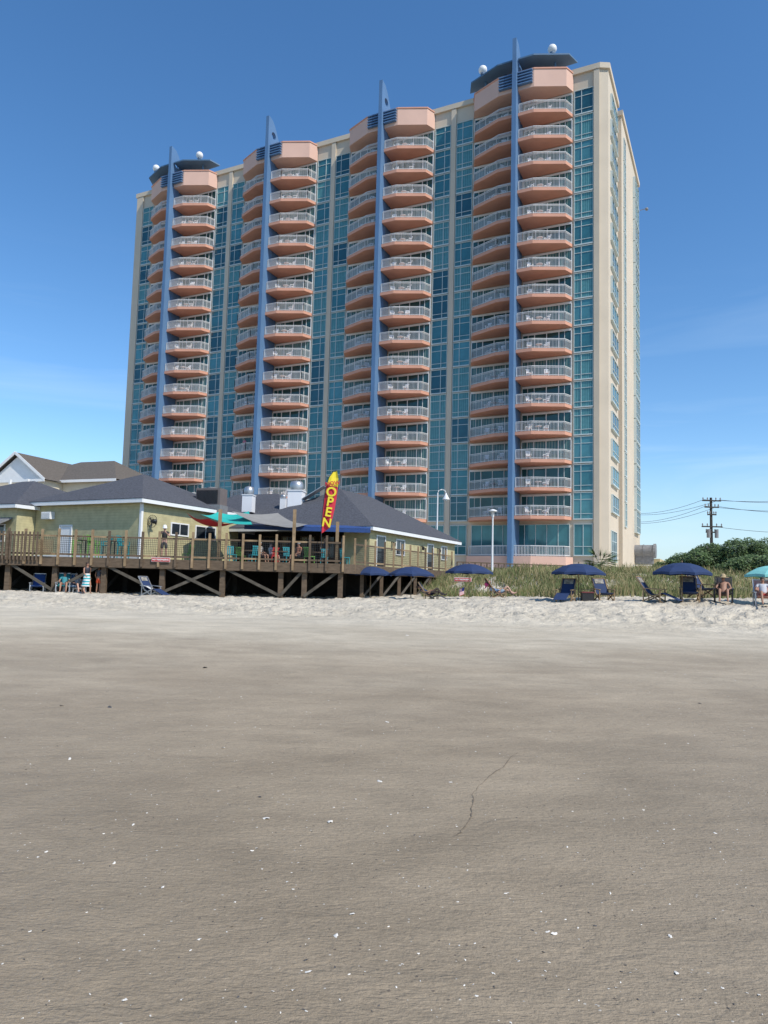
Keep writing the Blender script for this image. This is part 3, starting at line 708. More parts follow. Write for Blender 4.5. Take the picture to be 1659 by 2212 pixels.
for x in (4.6,6.6,8.6):
    m=MB(); m.box(x-.5,x+.5,-.07,0,6.6,8.4); o=m.build('window',white,hs); m=MB(); m.box(x-.42,x+.42,-.09,-.075,6.7,8.3); m.build('pane',wg,o)
m=MB(); m.box(-4.5,3,-4.6,-2.55,5.9,6.1)
for x in (-4.4,-1.9,.5,2.9): m.box(x-.1,x+.1,-4.6,-4.4,0,9.2)
m.box(-4.5,3,-4.6,-4.5,6.9,7.0); m.build('porch',white,hs)
p0=at(-30,1250,84)
hs=thing('beach_house','brown roofed house partly hidden at the left edge behind the cream house','house',(p0.x,84,2),R(-20))
m=MB(); m.box(-6,6,0,8,0,9.3); m.build('wall',mat('tan_siding',(.5,.43,.33),.8),hs)
m=MB(); m.face([(-6.5,-.5,9.3),(6.5,-.5,9.3),(3,4,12),(-3,4,12)]); m.face([(6.5,-.5,9.3),(6.5,8.5,9.3),(3,4,12)]); m.face([(6.5,8.5,9.3),(-6.5,8.5,9.3),(-3,4,12),(3,4,12)]); m.face([(-6.5,8.5,9.3),(-6.5,-.5,9.3),(-3,4,12)]); m.build('roof',shingb,hs)
p0=at(1425,1250,110)
hs=thing('beach_house','small distant grey roofed house between the tower and the shrubs','house',(p0.x,110,2.5),R(-15))
m=MB(); m.box(-3,3,0,6,0,1.8); m.build('wall',mat('pale_siding',(.6,.58,.5),.8),hs)
m=MB(); m.face([(-3.4,-.4,1.8),(3.4,-.4,1.8),(1,3,3.6),(-1,3,3.6)]); m.face([(3.4,-.4,1.8),(3.4,6.4,1.8),(1,3,3.6)]); m.face([(3.4,6.4,1.8),(-3.4,6.4,1.8),(-1,3,3.6),(1,3,3.6)]); m.face([(-3.4,6.4,1.8),(-3.4,-.4,1.8),(-1,3,3.6)]); m.build('roof',shingb,hs)
# ------------------------------------------------------------------ utility pole + lines
YP=80; pb=at(1538,1250,YP)
up=thing('utility_pole','tall wooden utility pole with crossarms beyond the shrubs at right','utility pole',(pb.x,YP,2.5))
def Z(py): return at(1537,py,YP).z-2.5
m=MB(); m.tube((0,0,0),(0,0,Z(1075)),.19,.13,10); m.build('pole',polew,up)
for py,w in ((1082,1.05),(1096,.8),(1112,.5),(1138,1.15),(1150,.7)):
    m=MB(); m.box(-w,w,-.24,-.13,Z(py)-.07,Z(py)+.07); 
    o=m.build('crossarm',polew,up)
    for q in (-.92,-.45,.45,.92):
        m=MB(); m.lathe([(.001,0),(.07,0),(.04,.1),(.09,.15),(.04,.3),(.001,.3)],(q*w,-.19,Z(py)+.07),8); m.build('insulator',greymet,o)
for s_ in (-1,1):
    m=MB(); m.tube((s_*.45,-.3,Z(1162)),(s_*.45,-.3,Z(1144)),.2,.2,12); m.build('transformer',greymet,up)
def wireo(p,q,sag,label):
    c=(p+q)/2; m=MB(); k=14; P=[p.lerp(q,i/k)-Vector((0,0,sag*4*(i/k)*(1-i/k)))-c for i in range(k+1)]; m.path(P,.022,4); tag(m.build('power_line',black,None,loc=c),label,'power line')
for i,(py,dx,ye,yw) in enumerate(((1080,-.9,1068,1102),(1080,.9,1074,1106),(1094,-.7,1100,1122),(1094,.7,1108,1126),(1137,0,1150,1160))):
    s_=Vector((pb.x+dx,YP-.16,at(1537,py,YP).z))
    nm=['highest','second highest','middle','fourth','lowest'][i]
    wireo(s_,at(1900,ye-12,95),.8,f'{nm} power line running right from the utility pole')
    if i<4: wireo(s_,at(1330,yw,120),1.0,f'{nm} power line running left from the utility pole behind the tower')
# ------------------------------------------------------------------ vegetation
def leaves(m,c,rad,n,size,mi=(0,1)):
    for _ in range(n):
        while True:
            v=Vector((random.uniform(-1,1),random.uniform(-1,1),random.uniform(-.5,1)))
            if v.length<1: break
        v=v.normalized()*(.55+.45*random.random()**.5)
        p=Vector((c[0]+v.x*rad[0],c[1]+v.y*rad[1],c[2]+v.z*rad[2]))
        a=Vector((random.gauss(0,1),random.gauss(0,1),random.gauss(0,1))).normalized(); b2=a.orthogonal().normalized()
        s_=size*random.uniform(.6,1.4)
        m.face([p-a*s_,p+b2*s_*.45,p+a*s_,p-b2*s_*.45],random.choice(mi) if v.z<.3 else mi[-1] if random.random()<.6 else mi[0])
def shrub(px,pytop,Y,wid,label,n=5200):
    b0=at(px,1250,Y); z0=gz(b0.x,Y); zt=at(px,pytop,Y).z; h_=(zt-z0)*1.06
    t=thing('shrub',label,'shrub',(b0.x,Y,z0)); m=MB()
    for k in range(15):
        x=-wid+2*wid*(k+random.random())/15; hh=h_*(1-.4*(x/wid)**2)*random.uniform(.84,1.04)
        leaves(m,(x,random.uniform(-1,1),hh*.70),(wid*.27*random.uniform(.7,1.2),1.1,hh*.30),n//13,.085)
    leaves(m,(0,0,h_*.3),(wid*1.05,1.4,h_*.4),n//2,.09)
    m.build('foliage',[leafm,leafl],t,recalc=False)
    for k in range(5):
        m=MB()
        x=random.uniform(-wid*.6,wid*.6); xx=x*.8; yy2=random.uniform(-.3,.3); m.tube((x*.6,0,0),(xx,yy2,h_*.4),.07,.05,6); m.tube((xx,yy2,h_*.4),(x*1.2,yy2*2,h_*.75),.05,.02,6)
        m.build('stem',bark,t)
shrub(1500,1188,52,2.3,'dense dark green shrub, smaller one left of the large mound',7000)
shrub(1585,1164,50,3.0,'large wind-shaped dark green shrub mound at right',12000)
shrub(1690,1160,49,3.0,'dark green shrub cut by the right edge of the photo',10000)
shrub(1455,1216,55,1.5,'low green bush at the left end of the shrub row',3000)
shrub(1640,1200,44,1.8,'lower green shrub in front of the large mound',4500)
def palm(px,py,Y,r_,label,n=34):
    p=at(px,py,Y); z0=gz(p.x,Y); t=thing('palm',label,'palm',(p.x,Y,z0)); cz=p.z-z0
    m=MB(); m.tube((0,0,0),(0,0,max(cz,.2)),.16,.11,8); m.build('trunk',bark,t)
    m=MB()
    for i in range(n):
        az=random.uniform(0,6.28); e_=random.uniform(-.2,1.2); L_=r_*random.uniform(.8,1.1)
        d=Vector((math.cos(az)*math.cos(e_),math.sin(az)*math.cos(e_),math.sin(e_)))
        tip=Vector((0,0,cz))+d*L_*.6
        m.bar((0,0,cz),tip,.02,.02)
        u=d.cross(Vector((0,0,1))).normalized()
        for j in range(-5,6):
            dd=(d+u*j*.22-Vector((0,0,.06*abs(j)+.15))).normalized(); e2=tip+dd*L_*.55
            w_=dd.cross(d+Vector((.01,0,.3))).normalized()*.03
            m.face([tip-w_,tip+w_,e2])
    m.build('crown',[leafl],t,recalc=False)
palm(1296,1220,58,1.5,'bushy green palm at the right corner of the tower base')
palm(1275,1234,57,1.0,'small low palm left of the bushy palm',18)
gr1=mat('green_dune_grass',(.12,.145,.045),.8,0,.35,1); gr2=mat('dry_dune_grass',(.28,.235,.11),.8,0,.25,1)
m=MB()
for _ in range(60000):
    X=random.uniform(2.5,34); Y=36+random.random()**1.3*26
    y0=41.5-6*ss(4,12,X)
    if Y<y0-1+2.2*noise.noise((X*.5,Y*.1,0)) or abs(X/Y)>.62: continue
    if noise.noise((X*.55,Y*.55,2))<-.30: continue
    z=gz(X,Y); h_=random.uniform(.28,.8)*(.55+.7*noise.noise((X*.4,Y*.4,8))+.2); az=random.uniform(0,6.28); l_=random.uniform(.05,.4)
    tip=Vector((X+math.cos(az)*l_,Y+math.sin(az)*l_,z+h_)); w_=random.uniform(.012,.024)
    mi=0 if random.random()<.55+.6*noise.noise((X*.3,Y*.3,14)) else 1
    mid=Vector((X+math.cos(az)*l_*.35,Y+math.sin(az)*l_*.35,z+h_*.6))
    m.face([(X-w_,Y,z-.03),(X+w_,Y,z-.03),(mid.x+w_*.8,mid.y,mid.z),(mid.x-w_*.8,mid.y,mid.z)],mi); m.face([(mid.x-w_*.8,mid.y,mid.z),(mid.x+w_*.8,mid.y,mid.z),tip],mi)
tag(m.build('dune_grass',[gr1,gr2],recalc=False),'green and straw coloured dune grass covering the dune behind the umbrellas','grass',kind='stuff')
# ------------------------------------------------------------------ umbrellas
def umbrella(px,pytop,Y,label,mt=navy,dia=2.3):
    p=at(px,pytop,Y); z0=gz(p.x,Y); h_=p.z-z0
    t=thing('beach_umbrella',label,'umbrella',(p.x,Y,z0),0,'navy umbrellas along the beach' if mt==navy else None)
    m=MB(); m.tube((0,0,-.25),(0,0,h_-.03),.022,.022,8); m.ball((0,0,h_),.035); m.build('pole',woodlt,t)
    m=MB(); n=8; rr=dia/2; rows=[(0.02,0),(.3,-.035),(.6,-.14),(.85,-.3),(1,-.42)]
    sub=4
    def pt(i,r_,z_,f):
        a=(i+f)*2*math.pi/n; s_=math.cos(math.pi/n)/math.cos((f-.5)*2*math.pi/n)
        sc_=1-.05*math.sin(math.pi*f)*r_
        return (rr*r_*s_*sc_*math.cos(a)/math.cos(math.pi/n)*.96,rr*r_*s_*sc_*math.sin(a)/math.cos(math.pi/n)*.96,h_-.05+z_*rr*.85+.04*math.sin(math.pi*f)*r_)
    for i in range(n):
        for k in range(4):
            for f in range(sub):
                m.face([pt(i,rows[k][0],rows[k][1],f/sub),pt(i,rows[k][0],rows[k][1],(f+1)/sub),pt(i,rows[k+1][0],rows[k+1][1],(f+1)/sub),pt(i,rows[k+1][0],rows[k+1][1],f/sub)])
        for f in range(sub):
            a=pt(i,1,rows[4][1],f/sub); b2=pt(i,1,rows[4][1],(f+1)/sub); m.face([a,b2,(b2[0],b2[1],b2[2]-.10),(a[0],a[1],a[2]-.10)])
    m.build('canopy',mt,t)
    for i in range(n):
        a=i*2*math.pi/n; m=MB(); pr=[Vector((rr*r_*math.cos(a)*1.03,rr*r_*math.sin(a)*1.03,h_-.065+z_*rr*.85)) for r_,z_ in rows]; m.path(pr,.008,4); m.build('rib',woodlt,t)
umbrella(801,1222,40.5,'navy umbrella leftmost in the row, below the deck corner')
umbrella(889,1222,37.5,'navy umbrella second from the left, over the reclining sunbather')
umbrella(1014,1216,36,'navy umbrella in the middle beside the small striped flag')
umbrella(1250,1215,31.5,'navy umbrella over the pair of loungers with black cooler between')
umbrella(1473,1213,29,'navy umbrella nearest the right edge, largest in view')
umbrella(1672,1219,29,'aqua umbrella cut by the right edge of the photo',aqua,2.2)
# ------------------------------------------------------------------ beach chairs
def lounge(label,px,py,Y,rz,fab=navy,fr=woodlt,foot=True):
    p=at(px,py,Y); z0=gz(p.x,Y); t=thing('beach_lounger',label,'beach chair',(p.x,Y,z0),rz,'navy wooden beach loungers' if fab==navy and fr==woodlt else None)
    for s_ in (-.3,.3):
        m=MB(); m.bar((s_,-.45,.0),(s_,.25,.42),.04,.05); m.bar((s_,.45,.0),(s_,-.35,.36),.04,.05)
        m.bar((s_,.1,.28),(s_,.62,1.02),.04,.05); m.build('side_frame',fr,t)
        m=MB(); m.bar((s_*1.12,-.4,.52),(s_*1.12,.38,.56),.09,.03); m.bar((s_*1.1,-.35,.0),(s_*1.1,-.35,.52),.04,.04)
        m.bar((s_*1.1,.3,0.0),(s_*1.1,.3,.54),.04,.04); m.build('armrest',fr,t)
    m=MB(); m.bar((-.3,.62,1.02),(.3,.62,1.02),.04,.04); m.build('top_rail',fr,t)
    m=MB(); pr=[(-.42,.38),(-.2,.31),(.1,.30)]
    for i in range(2): a,c=pr[i],pr[i+1]; m.hexa([(-.27,a[0],a[1]),(.27,a[0],a[1]),(.27,c[0],c[1]),(-.27,c[0],c[1]),(-.27,a[0],a[1]+.02),(.27,a[0],a[1]+.02),(.27,c[0],c[1]+.02),(-.27,c[0],c[1]+.02)])
    m.build('seat',fab,t)
    m=MB(); m.hexa([(-.27,.12,.30),(.27,.12,.30),(.27,.14,.29),(-.27,.14,.29),(-.27,.60,1.0),(.27,.60,1.0),(.27,.62,.99),(-.27,.62,.99)]); m.build('backrest',fab,t)
    m=MB(); m.hexa([(-.2,.44,.80),(.2,.44,.80),(.2,.51,.76),(-.2,.51,.76),(-.2,.56,.98),(.2,.56,.98),(.2,.63,.94),(-.2,.63,.94)]); m.build('headrest',fab if fab!=navy else printc,t)
    if foot:
        m=MB(); m.hexa([(-.27,-1.05,.10),(.27,-1.05,.10),(.27,-.45,.36),(-.27,-.45,.36),(-.27,-1.05,.12),(.27,-1.05,.12),(.27,-.45,.38),(-.27,-.45,.38)]); m.build('footrest',fab,t)
    return t
lounge('navy lounger with wooden arms left of the black cooler',1222,1302,31,-.5)
lounge('navy lounger with wooden arms right of the black cooler',1304,1303,31.6,.1,foot=False)
lounge('navy lounger with long footrest left of the largest umbrella pole',1412,1303,29,.9)
lounge('navy lounger just right of the largest umbrella pole',1490,1304,29,-.3,foot=False)
lounge('navy lounger furthest right of the four, beside the seated person in a hat',1515,1303,29.8,.3,foot=False)
cp=at(1268,1300,31)
t=thing('cooler','small black cooler box on the sand between two loungers','cooler',(cp.x,31,gz(cp.x,31)))
m=MB(); m.box(-.24,.24,-.16,.16,0,.34); m.build('body',black,t); m=MB(); m.box(-.26,.26,-.18,.18,.345,.40); m.build('lid',mat('dark_red_plastic',(.16,.03,.03),.5),t); m=MB(); m.path([(-.25,0,.3),(-.27,0,.48),(.27,0,.48),(.25,0,.3)],.012); m.build('handle',black,t)
blueb=stripes('blue_striped_fabric',(.03,.12,.35),(.2,.32,.45),0,.12)
lounge('blue folding chair standing empty at far left under the deck',80,1290,38.6,.3,mat('royal_blue_fabric',(.02,.07,.26),.7),metal,False)
lounge('dark folding chair draped with white towel under the deck',325,1291,37.3,1.1,navy,metal)
p=at(330,1275,37.2); m=MB()
for i in range(6):
    x0=-.5+i*.18
    m.face([(x0,-.25,.62-.1*i+.005*i*i),(x0+.18,-.25,.62-.1*(i+1)+.005*(i+1)**2),(x0+.18,.25,.62-.1*(i+1)+.005*(i+1)**2),(x0,.25,.62-.1*i+.005*i*i)])
tag(m.build('towel',white,None,loc=(p.x+.1,37.2,gz(p.x,37.2)+.02)),'white towel spread over the dark folding chair under the deck','towel')
p=at(1003,1299,35.5); z0=gz(p.x,35.5)
t=thing('small_flag','small american flag on a stick in the sand beside the middle umbrella','flag',(p.x,35.5,z0))
m=MB(); m.tube((0,0,0),(0,0,.62),.008,.008,6); m.build('stick',woodlt,t)
fw,fb=mat('flag_white',(.75,.75,.75),.7),mat('flag_blue',(.02,.04,.22),.7)
m=MB()
for i in range(13):
    m.face([(-.02,-.005,.60-.027*i),(-.25,-.03,.50-.027*i),(-.25,-.03,.50-.027*(i+1)),(-.02,-.005,.60-.027*(i+1))],i%2)
m.face([(-.018,-.012,.60),(-.12,-.03,.555),(-.12,-.03,.555-.17),(-.018,-.012,.43)],2); m.build('flag_cloth',[flagred,fw,fb],t)
# ------------------------------------------------------------------ people
def skin(V,E_,Rr,roots,mt,sub=1):
    me=bpy.data.meshes.new('b'); me.from_pydata([tuple(v) for v in V],E_,[]); o=bpy.data.objects.new('b',me); C.objects.link(o)
    o.modifiers.new('s','SKIN').use_smooth_shade=True
    if sub: q=o.modifiers.new('u','SUBSURF'); q.levels=sub
    sv=me.skin_vertices[0].data
    for i,r_ in enumerate(Rr): sv[i].radius=r_ if hasattr(r_,'__len__') else (r_,r_); sv[i].use_root=i in roots
    bpy.context.view_layer.update()
    e2=bpy.data.meshes.new_from_object(o.evaluated_get(bpy.context.evaluated_depsgraph_get())); bpy.data.objects.remove(o)
    e2.materials.clear(); e2.materials.append(mt); e2.polygons.foreach_set('use_smooth',[True]*len(e2.polygons)); return e2
V3=Vector
def pose(kind):
    J={}
    if kind=='stand':
        J=dict(pel=(0,0,.93),che=(0,0,1.28),nek=(0,0,1.48),hed=(0,-.01,1.65),fw=(0,-1,0))
        for s,n in ((1,'R'),(-1,'L')): J.update({'sh'+n:(.18*s,0,1.41),'el'+n:(.25*s,.03,1.13),'wr'+n:(.25*s,-.08,.90),'hi'+n:(.09*s,0,.90),'kn'+n:(.11*s,-.02,.50),'an'+n:(.12*s,.02,.08),'to'+n:(.14*s,-.15,.03)})
    if kind=='phone':
        J=pose('stand'); J.update(elR=(.26,-.10,1.2),wrR=(.10,-.30,1.38),elL=(-.26,-.10,1.2),wrL=(-.10,-.30,1.36),hed=(0,-.05,1.64))
    if kind=='walk':
        J=pose('stand'); J.update(knR=(.10,-.22,.54),anR=(.10,-.25,.12),toR=(.1,-.42,.05),knL=(-.1,.08,.5),anL=(-.1,.28,.12),toL=(-.1,.14,.03),elR=(.24,.16,1.16),wrR=(.24,.1,.92),elL=(-.24,-.12,1.16),wrL=(-.22,-.3,1.0))
    if kind=='sit':
        J=dict(pel=(0,0,.47),che=(0,.06,.82),nek=(0,.06,1.02),hed=(0,.03,1.19),fw=(0,-1,0))
        for s,n in ((1,'R'),(-1,'L')): J.update({'sh'+n:(.18*s,.06,.95),'el'+n:(.25*s,-.02,.69),'wr'+n:(.16*s,-.24,.62),'hi'+n:(.09*s,-.03,.46),'kn'+n:(.13*s,-.44,.52),'an'+n:(.13*s,-.5,.10),'to'+n:(.14*s,-.66,.04)})
    if kind=='low':
        J=dict(pel=(0,0,.40),che=(0,.20,.70),nek=(0,.28,.88),hed=(0,.28,1.06),fw=(0,-1,.1))
        for s,n in ((1,'R'),(-1,'L')): J.update({'sh'+n:(.18*s,.26,.82),'el'+n:(.27*s,.08,.62),'wr'+n:(.22*s,-.16,.60),'hi'+n:(.09*s,-.04,.40),'kn'+n:(.14*s,-.42,.58),'an'+n:(.14*s,-.70,.16),'to'+n:(.15*s,-.86,.12)})
    if kind=='recline':
        J=dict(pel=(0,0,.36),che=(0,.30,.50),nek=(0,.46,.62),hed=(0,.60,.72),fw=(0,-.6,.8))
        for s,n in ((1,'R'),(-1,'L')): J.update({'sh'+n:(.18*s,.42,.56),'el'+n:(.28*s,.2,.44),'wr'+n:(.16*s,0,.52),'hi'+n:(.09*s,-.04,.36),'kn'+n:(.11*s,-.40,.50 if s>0 else .68),'an'+n:(.12*s,-.80 if s>0 else -.62,.34),'to'+n:(.13*s,-.9 if s>0 else -.78,.42 if s>0 else .34)})
    return J
def person(label,kind,loc,rz,sk=skinl,hair=hairb,top=None,bot=None,sleeve=.5,leg=.55,sc_=1.0,hat=None,long=False,extra=None):
    J={k:V3(v) for k,v in pose(kind).items()}
    t=thing('person',label,'person',loc,rz); t.scale=(sc_,)*3
    V=[];E_=[];Rr=[];roots={0}
    def add(p,r_,par=None):
        V.append(p); Rr.append(r_); 
        if par is not None: E_.append((par,len(V)-1))
        return len(V)-1
    pel=add(J['pel'],(.13,.105)); bel=add(J['pel'].lerp(J['che'],.5),(.12,.095),pel); che=add(J['che'],(.145,.105),bel)
    ut=add(J['che'].lerp(J['nek'],.55),(.10,.08),che); nk=add(J['nek'],.052,ut)
    hd=(J['hed']-J['nek']).normalized(); fw=(J['fw']-hd*J['fw'].dot(hd)).normalized()
    h0=add(J['nek']+hd*.075+fw*.012,(.055,.062),nk); h1=add(J['nek']+hd*.14+fw*.008,(.072,.088),h0); h2=add(J['nek']+hd*.205,(.062,.075),h1)
    for n in 'RL':
        s=add(J['sh'+n],.055,ut); a=add(J['sh'+n].lerp(J['el'+n],.5),.045,s); e_=add(J['el'+n],.036,a); f=add(J['el'+n].lerp(J['wr'+n],.4),.037,e_); w=add(J['wr'+n],.025,f)
        d=(J['wr'+n]-J['el'+n]).normalized(); pm=add(J['wr'+n]+d*.07,(.038,.018),w)
        u=d.cross(fw); u=u.normalized() if u.length>.1 else d.orthogonal().normalized()
        for k in range(5):
            base=J['wr'+n]+d*(.085 if k<4 else .03)+u*((k-1.5)*.019 if k<4 else -.035); L1=(.035,.042,.038,.03,.03)[k]
            roots.add(len(V)); b0=add(base,.0095); dd=(d+fw*.25).normalized() if k<4 else (d-u*.8).normalized(); b1=add(base+dd*L1,.0085,b0); add(base+dd*L1+(dd+fw*.6).normalized()*L1*.8,.007,b1)
        hi=add(J['hi'+n],.088,pel); th=add(J['hi'+n].lerp(J['kn'+n],.5),.075,hi); kn=add(J['kn'+n],.053,th); cf=add(J['kn'+n].lerp(J['an'+n],.35),.054,kn); an=add(J['an'+n],.036,cf); add(J['to'+n],(.04,.025),an)
    eye=J['nek']+hd*.135+fw*.093; roots.add(len(V)); b0=add(J['nek']+hd*.125+fw*.085,.014); add(J['nek']+hd*.105+fw*.108,.013,b0)
    sx=fw.cross(hd).normalized()
    for s_ in (1,-1): roots.add(len(V)); b0=add(J['nek']+hd*.13+sx*.07*s_,.014); add(J['nek']+hd*.11+sx*.078*s_,.012,b0)
    obj('body',skin(V,E_,Rr,roots,sk),t)
    for s_ in (1,-1):
        m=MB(); m.ball(eye+sx*.03*s_,.011,8,6); m.build('eye',black,t,True)
    m=MB(); m.bar(J['nek']+hd*.078+fw*.078-sx*.022,J['nek']+hd*.078+fw*.078+sx*.022,.012,.008); m.build('mouth',redc,t)
    hc=J['nek']+hd*.19-fw*.022
    m=MB(); m.ball((0,0,0),(.083,.098,.075),14,10)
    M=Matrix.Translation(hc)@Matrix((sx,-fw,hd)).transposed().to_4x4(); m.v=[tuple(M@V3(p)) for p in m.v]
    if long: m.tube(hc-fw*.05-hd*.02,hc-fw*.07-hd*.2,.075,.05,10)
    m.build('hair',hair,t,True)
    if top:
        V=[];E_=[];Rr=[]
        pel=add(J['pel'].lerp(J['che'],.1),(.15,.125)); b_2=add(J['pel'].lerp(J['che'],.5),(.14,.115),pel); c=add(J['che'],(.163,.122),b_2); ut=add(J['che'].lerp(J['nek'],.6),(.10,.085),c)
        for n in 'RL':
            s=add(J['sh'+n],.07,ut)
            if sleeve>0: q=add(J['sh'+n].lerp(J['el'+n],sleeve),.062,s)
            if sleeve>=1: add(J['el'+n].lerp(J['wr'+n],.9),.045,q)
        obj('shirt',skin(V,E_,Rr,{0},top),t)
    if bot:
        V=[];E_=[];Rr=[]
        pel=add(J['pel'].lerp(J['che'],.12),(.14,.115)); p1=add(J['pel'],(.145,.12),pel)
        for n in 'RL':
            h_=add(J['hi'+n],.10,p1); q=add(J['hi'+n].lerp(J['kn'+n],min(leg,1)),.085,h_)
            if leg>1: add(J['kn'+n].lerp(J['an'+n],.9),.06,q)
        obj('shorts' if leg<=1 else 'trousers',skin(V,E_,Rr,{0},bot),t)
    if hat:
        m=MB(); m.lathe([(.001,.13),(.06,.12),(.095,.06),(.10,0),(hat[1],-.02),(hat[1],-.03),(.10,-.012)],n=20)
        M=Matrix.Translation(J['nek']+hd*.19)@Matrix((sx,-fw,hd)).transposed().to_4x4(); m.v=[tuple(M@V3(p)) for p in m.v]; m.build('hat',hat[0],t,True)
    return t
def gp(px,Y): x=at(px,1290,Y).x; return (x,Y,gz(x,Y))
tw=stripes('striped_towel_cloth',(.02,.34,.38),(.68,.68,.64),2,.16)
wm=person('standing woman wrapped in a teal and white striped towel under the deck','walk',gp(185,37),R(50),skint,hairb,mat('dark_swimsuit',(.02,.02,.03),.6),None,0,.5,.94,long=True)
m=MB(); m.lathe([(.15,1.12),(.17,.95),(.20,.75),(.24,.5),(.27,.42)],n=18); m.build('towel_wrap',tw,wm,True)
person('person in dark top and bright orange red shorts standing under the deck','stand',gp(211,38.4),R(160),skint,hairb,mat('dark_grey_shirt',(.06,.07,.09),.8),mat('orange_red_cloth',(.65,.09,.03),.8),.5,.8,.86)
for i,(px,col,lb) in enumerate(((135,tealpl,'teal'),(150,blueb,'blue striped'),(166,whitepl,'white'))):
    lounge(f'low {lb} folding chair in the cluster under the deck left of the standing woman',px,1290,38.2+.3*i,R(20+10*i),col,metal,False)
person('seated beachgoer in teal shirt in the cluster of chairs under the deck','low',gp(137,38.1),R(20),skint,hairb,mat('teal_shirt',(.04,.22,.25),.8),navy,.5,.6)
person('seated beachgoer in pale shirt at the right of the chair cluster under the deck','low',gp(166,38.7),R(40),skinl,hairg,mat('pale_shirt',(.45,.45,.45),.8),navy,.5,.6)
lounge('low wooden lounger holding the sunbather under the second umbrella',930,1297,37,R(80),mat('dusty_blue_fabric',(.08,.13,.22),.8),woodlt,True)
person('sunbather reclining with bent knees under the second navy umbrella','recline',gp(928,37),R(80),skint,hairb,navy,mat('dark_shorts',(.04,.03,.05),.8),.2,.5)
lounge('flat lounger holding the sunbather with the pink hat',1075,1298,36,R(90),mat('brown_fabric',(.10,.07,.06),.8),woodlt,True)
pk=mat('pink_straw',(.75,.08,.25),.8)
person('sunbather lying on a lounger with a bright pink hat','recline',gp(1078,36),R(90),skinl,hairb,mat('blue_print_shirt',(.25,.35,.5),.8,0,.6,14),mat('light_blue_cloth',(.3,.4,.5),.8),1,.6,1.0,hat=(pk,.24))
lounge('dark camp chair holding the person in a straw hat',1563,1304,28.6,R(-25),mat('charcoal_fabric',(.03,.03,.035),.8),black,False)
person('heavy seated person in wide straw hat at right on a dark camp chair','low',gp(1563,28.5),R(-25),skint,hairg,None,mat('brown_trunks',(.10,.06,.05),.8),.2,.7,1.0,hat=(mat('straw',(.40,.30,.17),.9),.22))
lounge('striped chair under the aqua umbrella at the right edge',1650,1302,28,R(-20),mat('coral_stripe',(.5,.25,.2),.8),metal,False)
person('seated person in pale top under the aqua umbrella at the right edge','low',gp(1650,27.9),R(-20),skint,hairb,mat('light_grey_shirt',(.5,.5,.52),.8),mat('red_shorts',(.45,.05,.05),.8),.5,.6)
def dp_(px,Y): return (at(px,1210,Y).x,Y,ZD+.003)
person('man in black shirt and white cap standing at the deck railing','phone',dp_(353,39.0),R(10),skinl,hairg,black,mat('dark_shorts',(.06,.06,.06),.8),.5,.9,1.07,hat=(whitepl,.12))
def barchair(label,px,Y,rz,mt):
    t=thing('bar_chair',label,'chair',dp_(px,Y),rz); 
    for sx in (-.2,.2):
        for sy in (-.2,.2): m=MB(); m.bar((sx*1.15,sy*1.15,0),(sx,sy,.75),.045,.045); m.build('leg',mt,t)
    m=MB(); m.box(-.24,.24,-.24,.24,.75,.79); m.build('seat',mt,t)
    m=MB()
    for i in range(5): m.bar((-.19+.095*i,.22,.78),(-.2+.1*i,.30,1.28),.07,.02)
    m.bar((-.24,.31,1.29),(.24,.31,1.29),.03,.08); m.build('backrest',mt,t)
    for s_ in (-1,1): m=MB(); m.bar((.26*s_,-.24,1.0),(.26*s_,.26,1.0),.06,.03); m.bar((.25*s_,-.22,.76),(.26*s_,-.22,1.0),.04,.04); m.build('armrest',mt,t)
    m=MB(); m.bar((-.22,-.22,.3),(.22,-.22,.3),.04,.04); m.build('footrest',mt,t)
def table(label,px,Y,hh,mt,r_=.4):
    t=thing('table',label,'table',dp_(px,Y)); m=MB(); m.lathe([(.001,hh),(r_,hh),(r_,hh-.04),(.001,hh-.04)],n=18); m.build('tabletop',mt,t)
    m=MB(); m.tube((0,0,.03),(0,0,hh-.04),.04); m.lathe([(.001,.03),(.28,.03),(.28,0),(.001,0)],n=16); m.build('pedestal',black,t)
for px,Y,rz,mt,lb in ((165,40.4,R(-70),limepl,'lime green bar chair leftmost on the deck'),(200,40.2,R(90),limepl,'lime green bar chair facing the leftmost one on the deck'),(228,40.6,R(-80),tealpl,'teal bar chair left of the deck door'),(265,40.2,R(80),tealpl,'teal bar chair right of centre in the bar chair group')):
    barchair(lb,px,Y,rz,mt)
table('tall round table between the lime green bar chairs',183,40.3,1.05,wood); table('tall round table between the teal bar chairs',246,40.4,1.05,wood)
for i,(px,Y,mt,c_) in enumerate(((500,41.5,tealpl,'teal'),(520,43,limepl,'lime'),(548,41,tealpl,'teal'),(590,42.5,redc,'red'),(622,41.2,tealpl,'teal'),(668,41,limepl,'lime'),(700,42,tealpl,'teal'),(745,41.5,tealpl,'teal'),(405,42,limepl,'lime'))):
    t=thing('dining_chair',f'{c_} dining chair on the deck, '+['first','second','third','fourth','fifth','sixth','seventh','eighth','ninth'][[1,2,3,4,5,6,7,8,0][i]]+' from left in the porch seating','chair',dp_(px,Y),random.uniform(0,6))
    for sx in (-.2,.2):
        for sy in (-.2,.2): m=MB(); m.bar((sx,sy,0),(sx,sy,.44),.04,.04); m.build('leg',mt,t)
    m=MB(); m.box(-.23,.23,-.23,.23,.44,.48); m.build('seat',mt,t); m=MB()
    for q in range(4): m.bar((-.16+.107*q,.21,.48),(-.16+.107*q,.28,.95),.07,.02)
    m.bar((-.22,.285,.95),(.22,.285,.95),.03,.07); m.build('backrest',mt,t)
for i,px in enumerate((535,606,683)): table(['left','middle','right'][i]+' round dining table on the covered deck',px,41.6,.74,wood,.45)
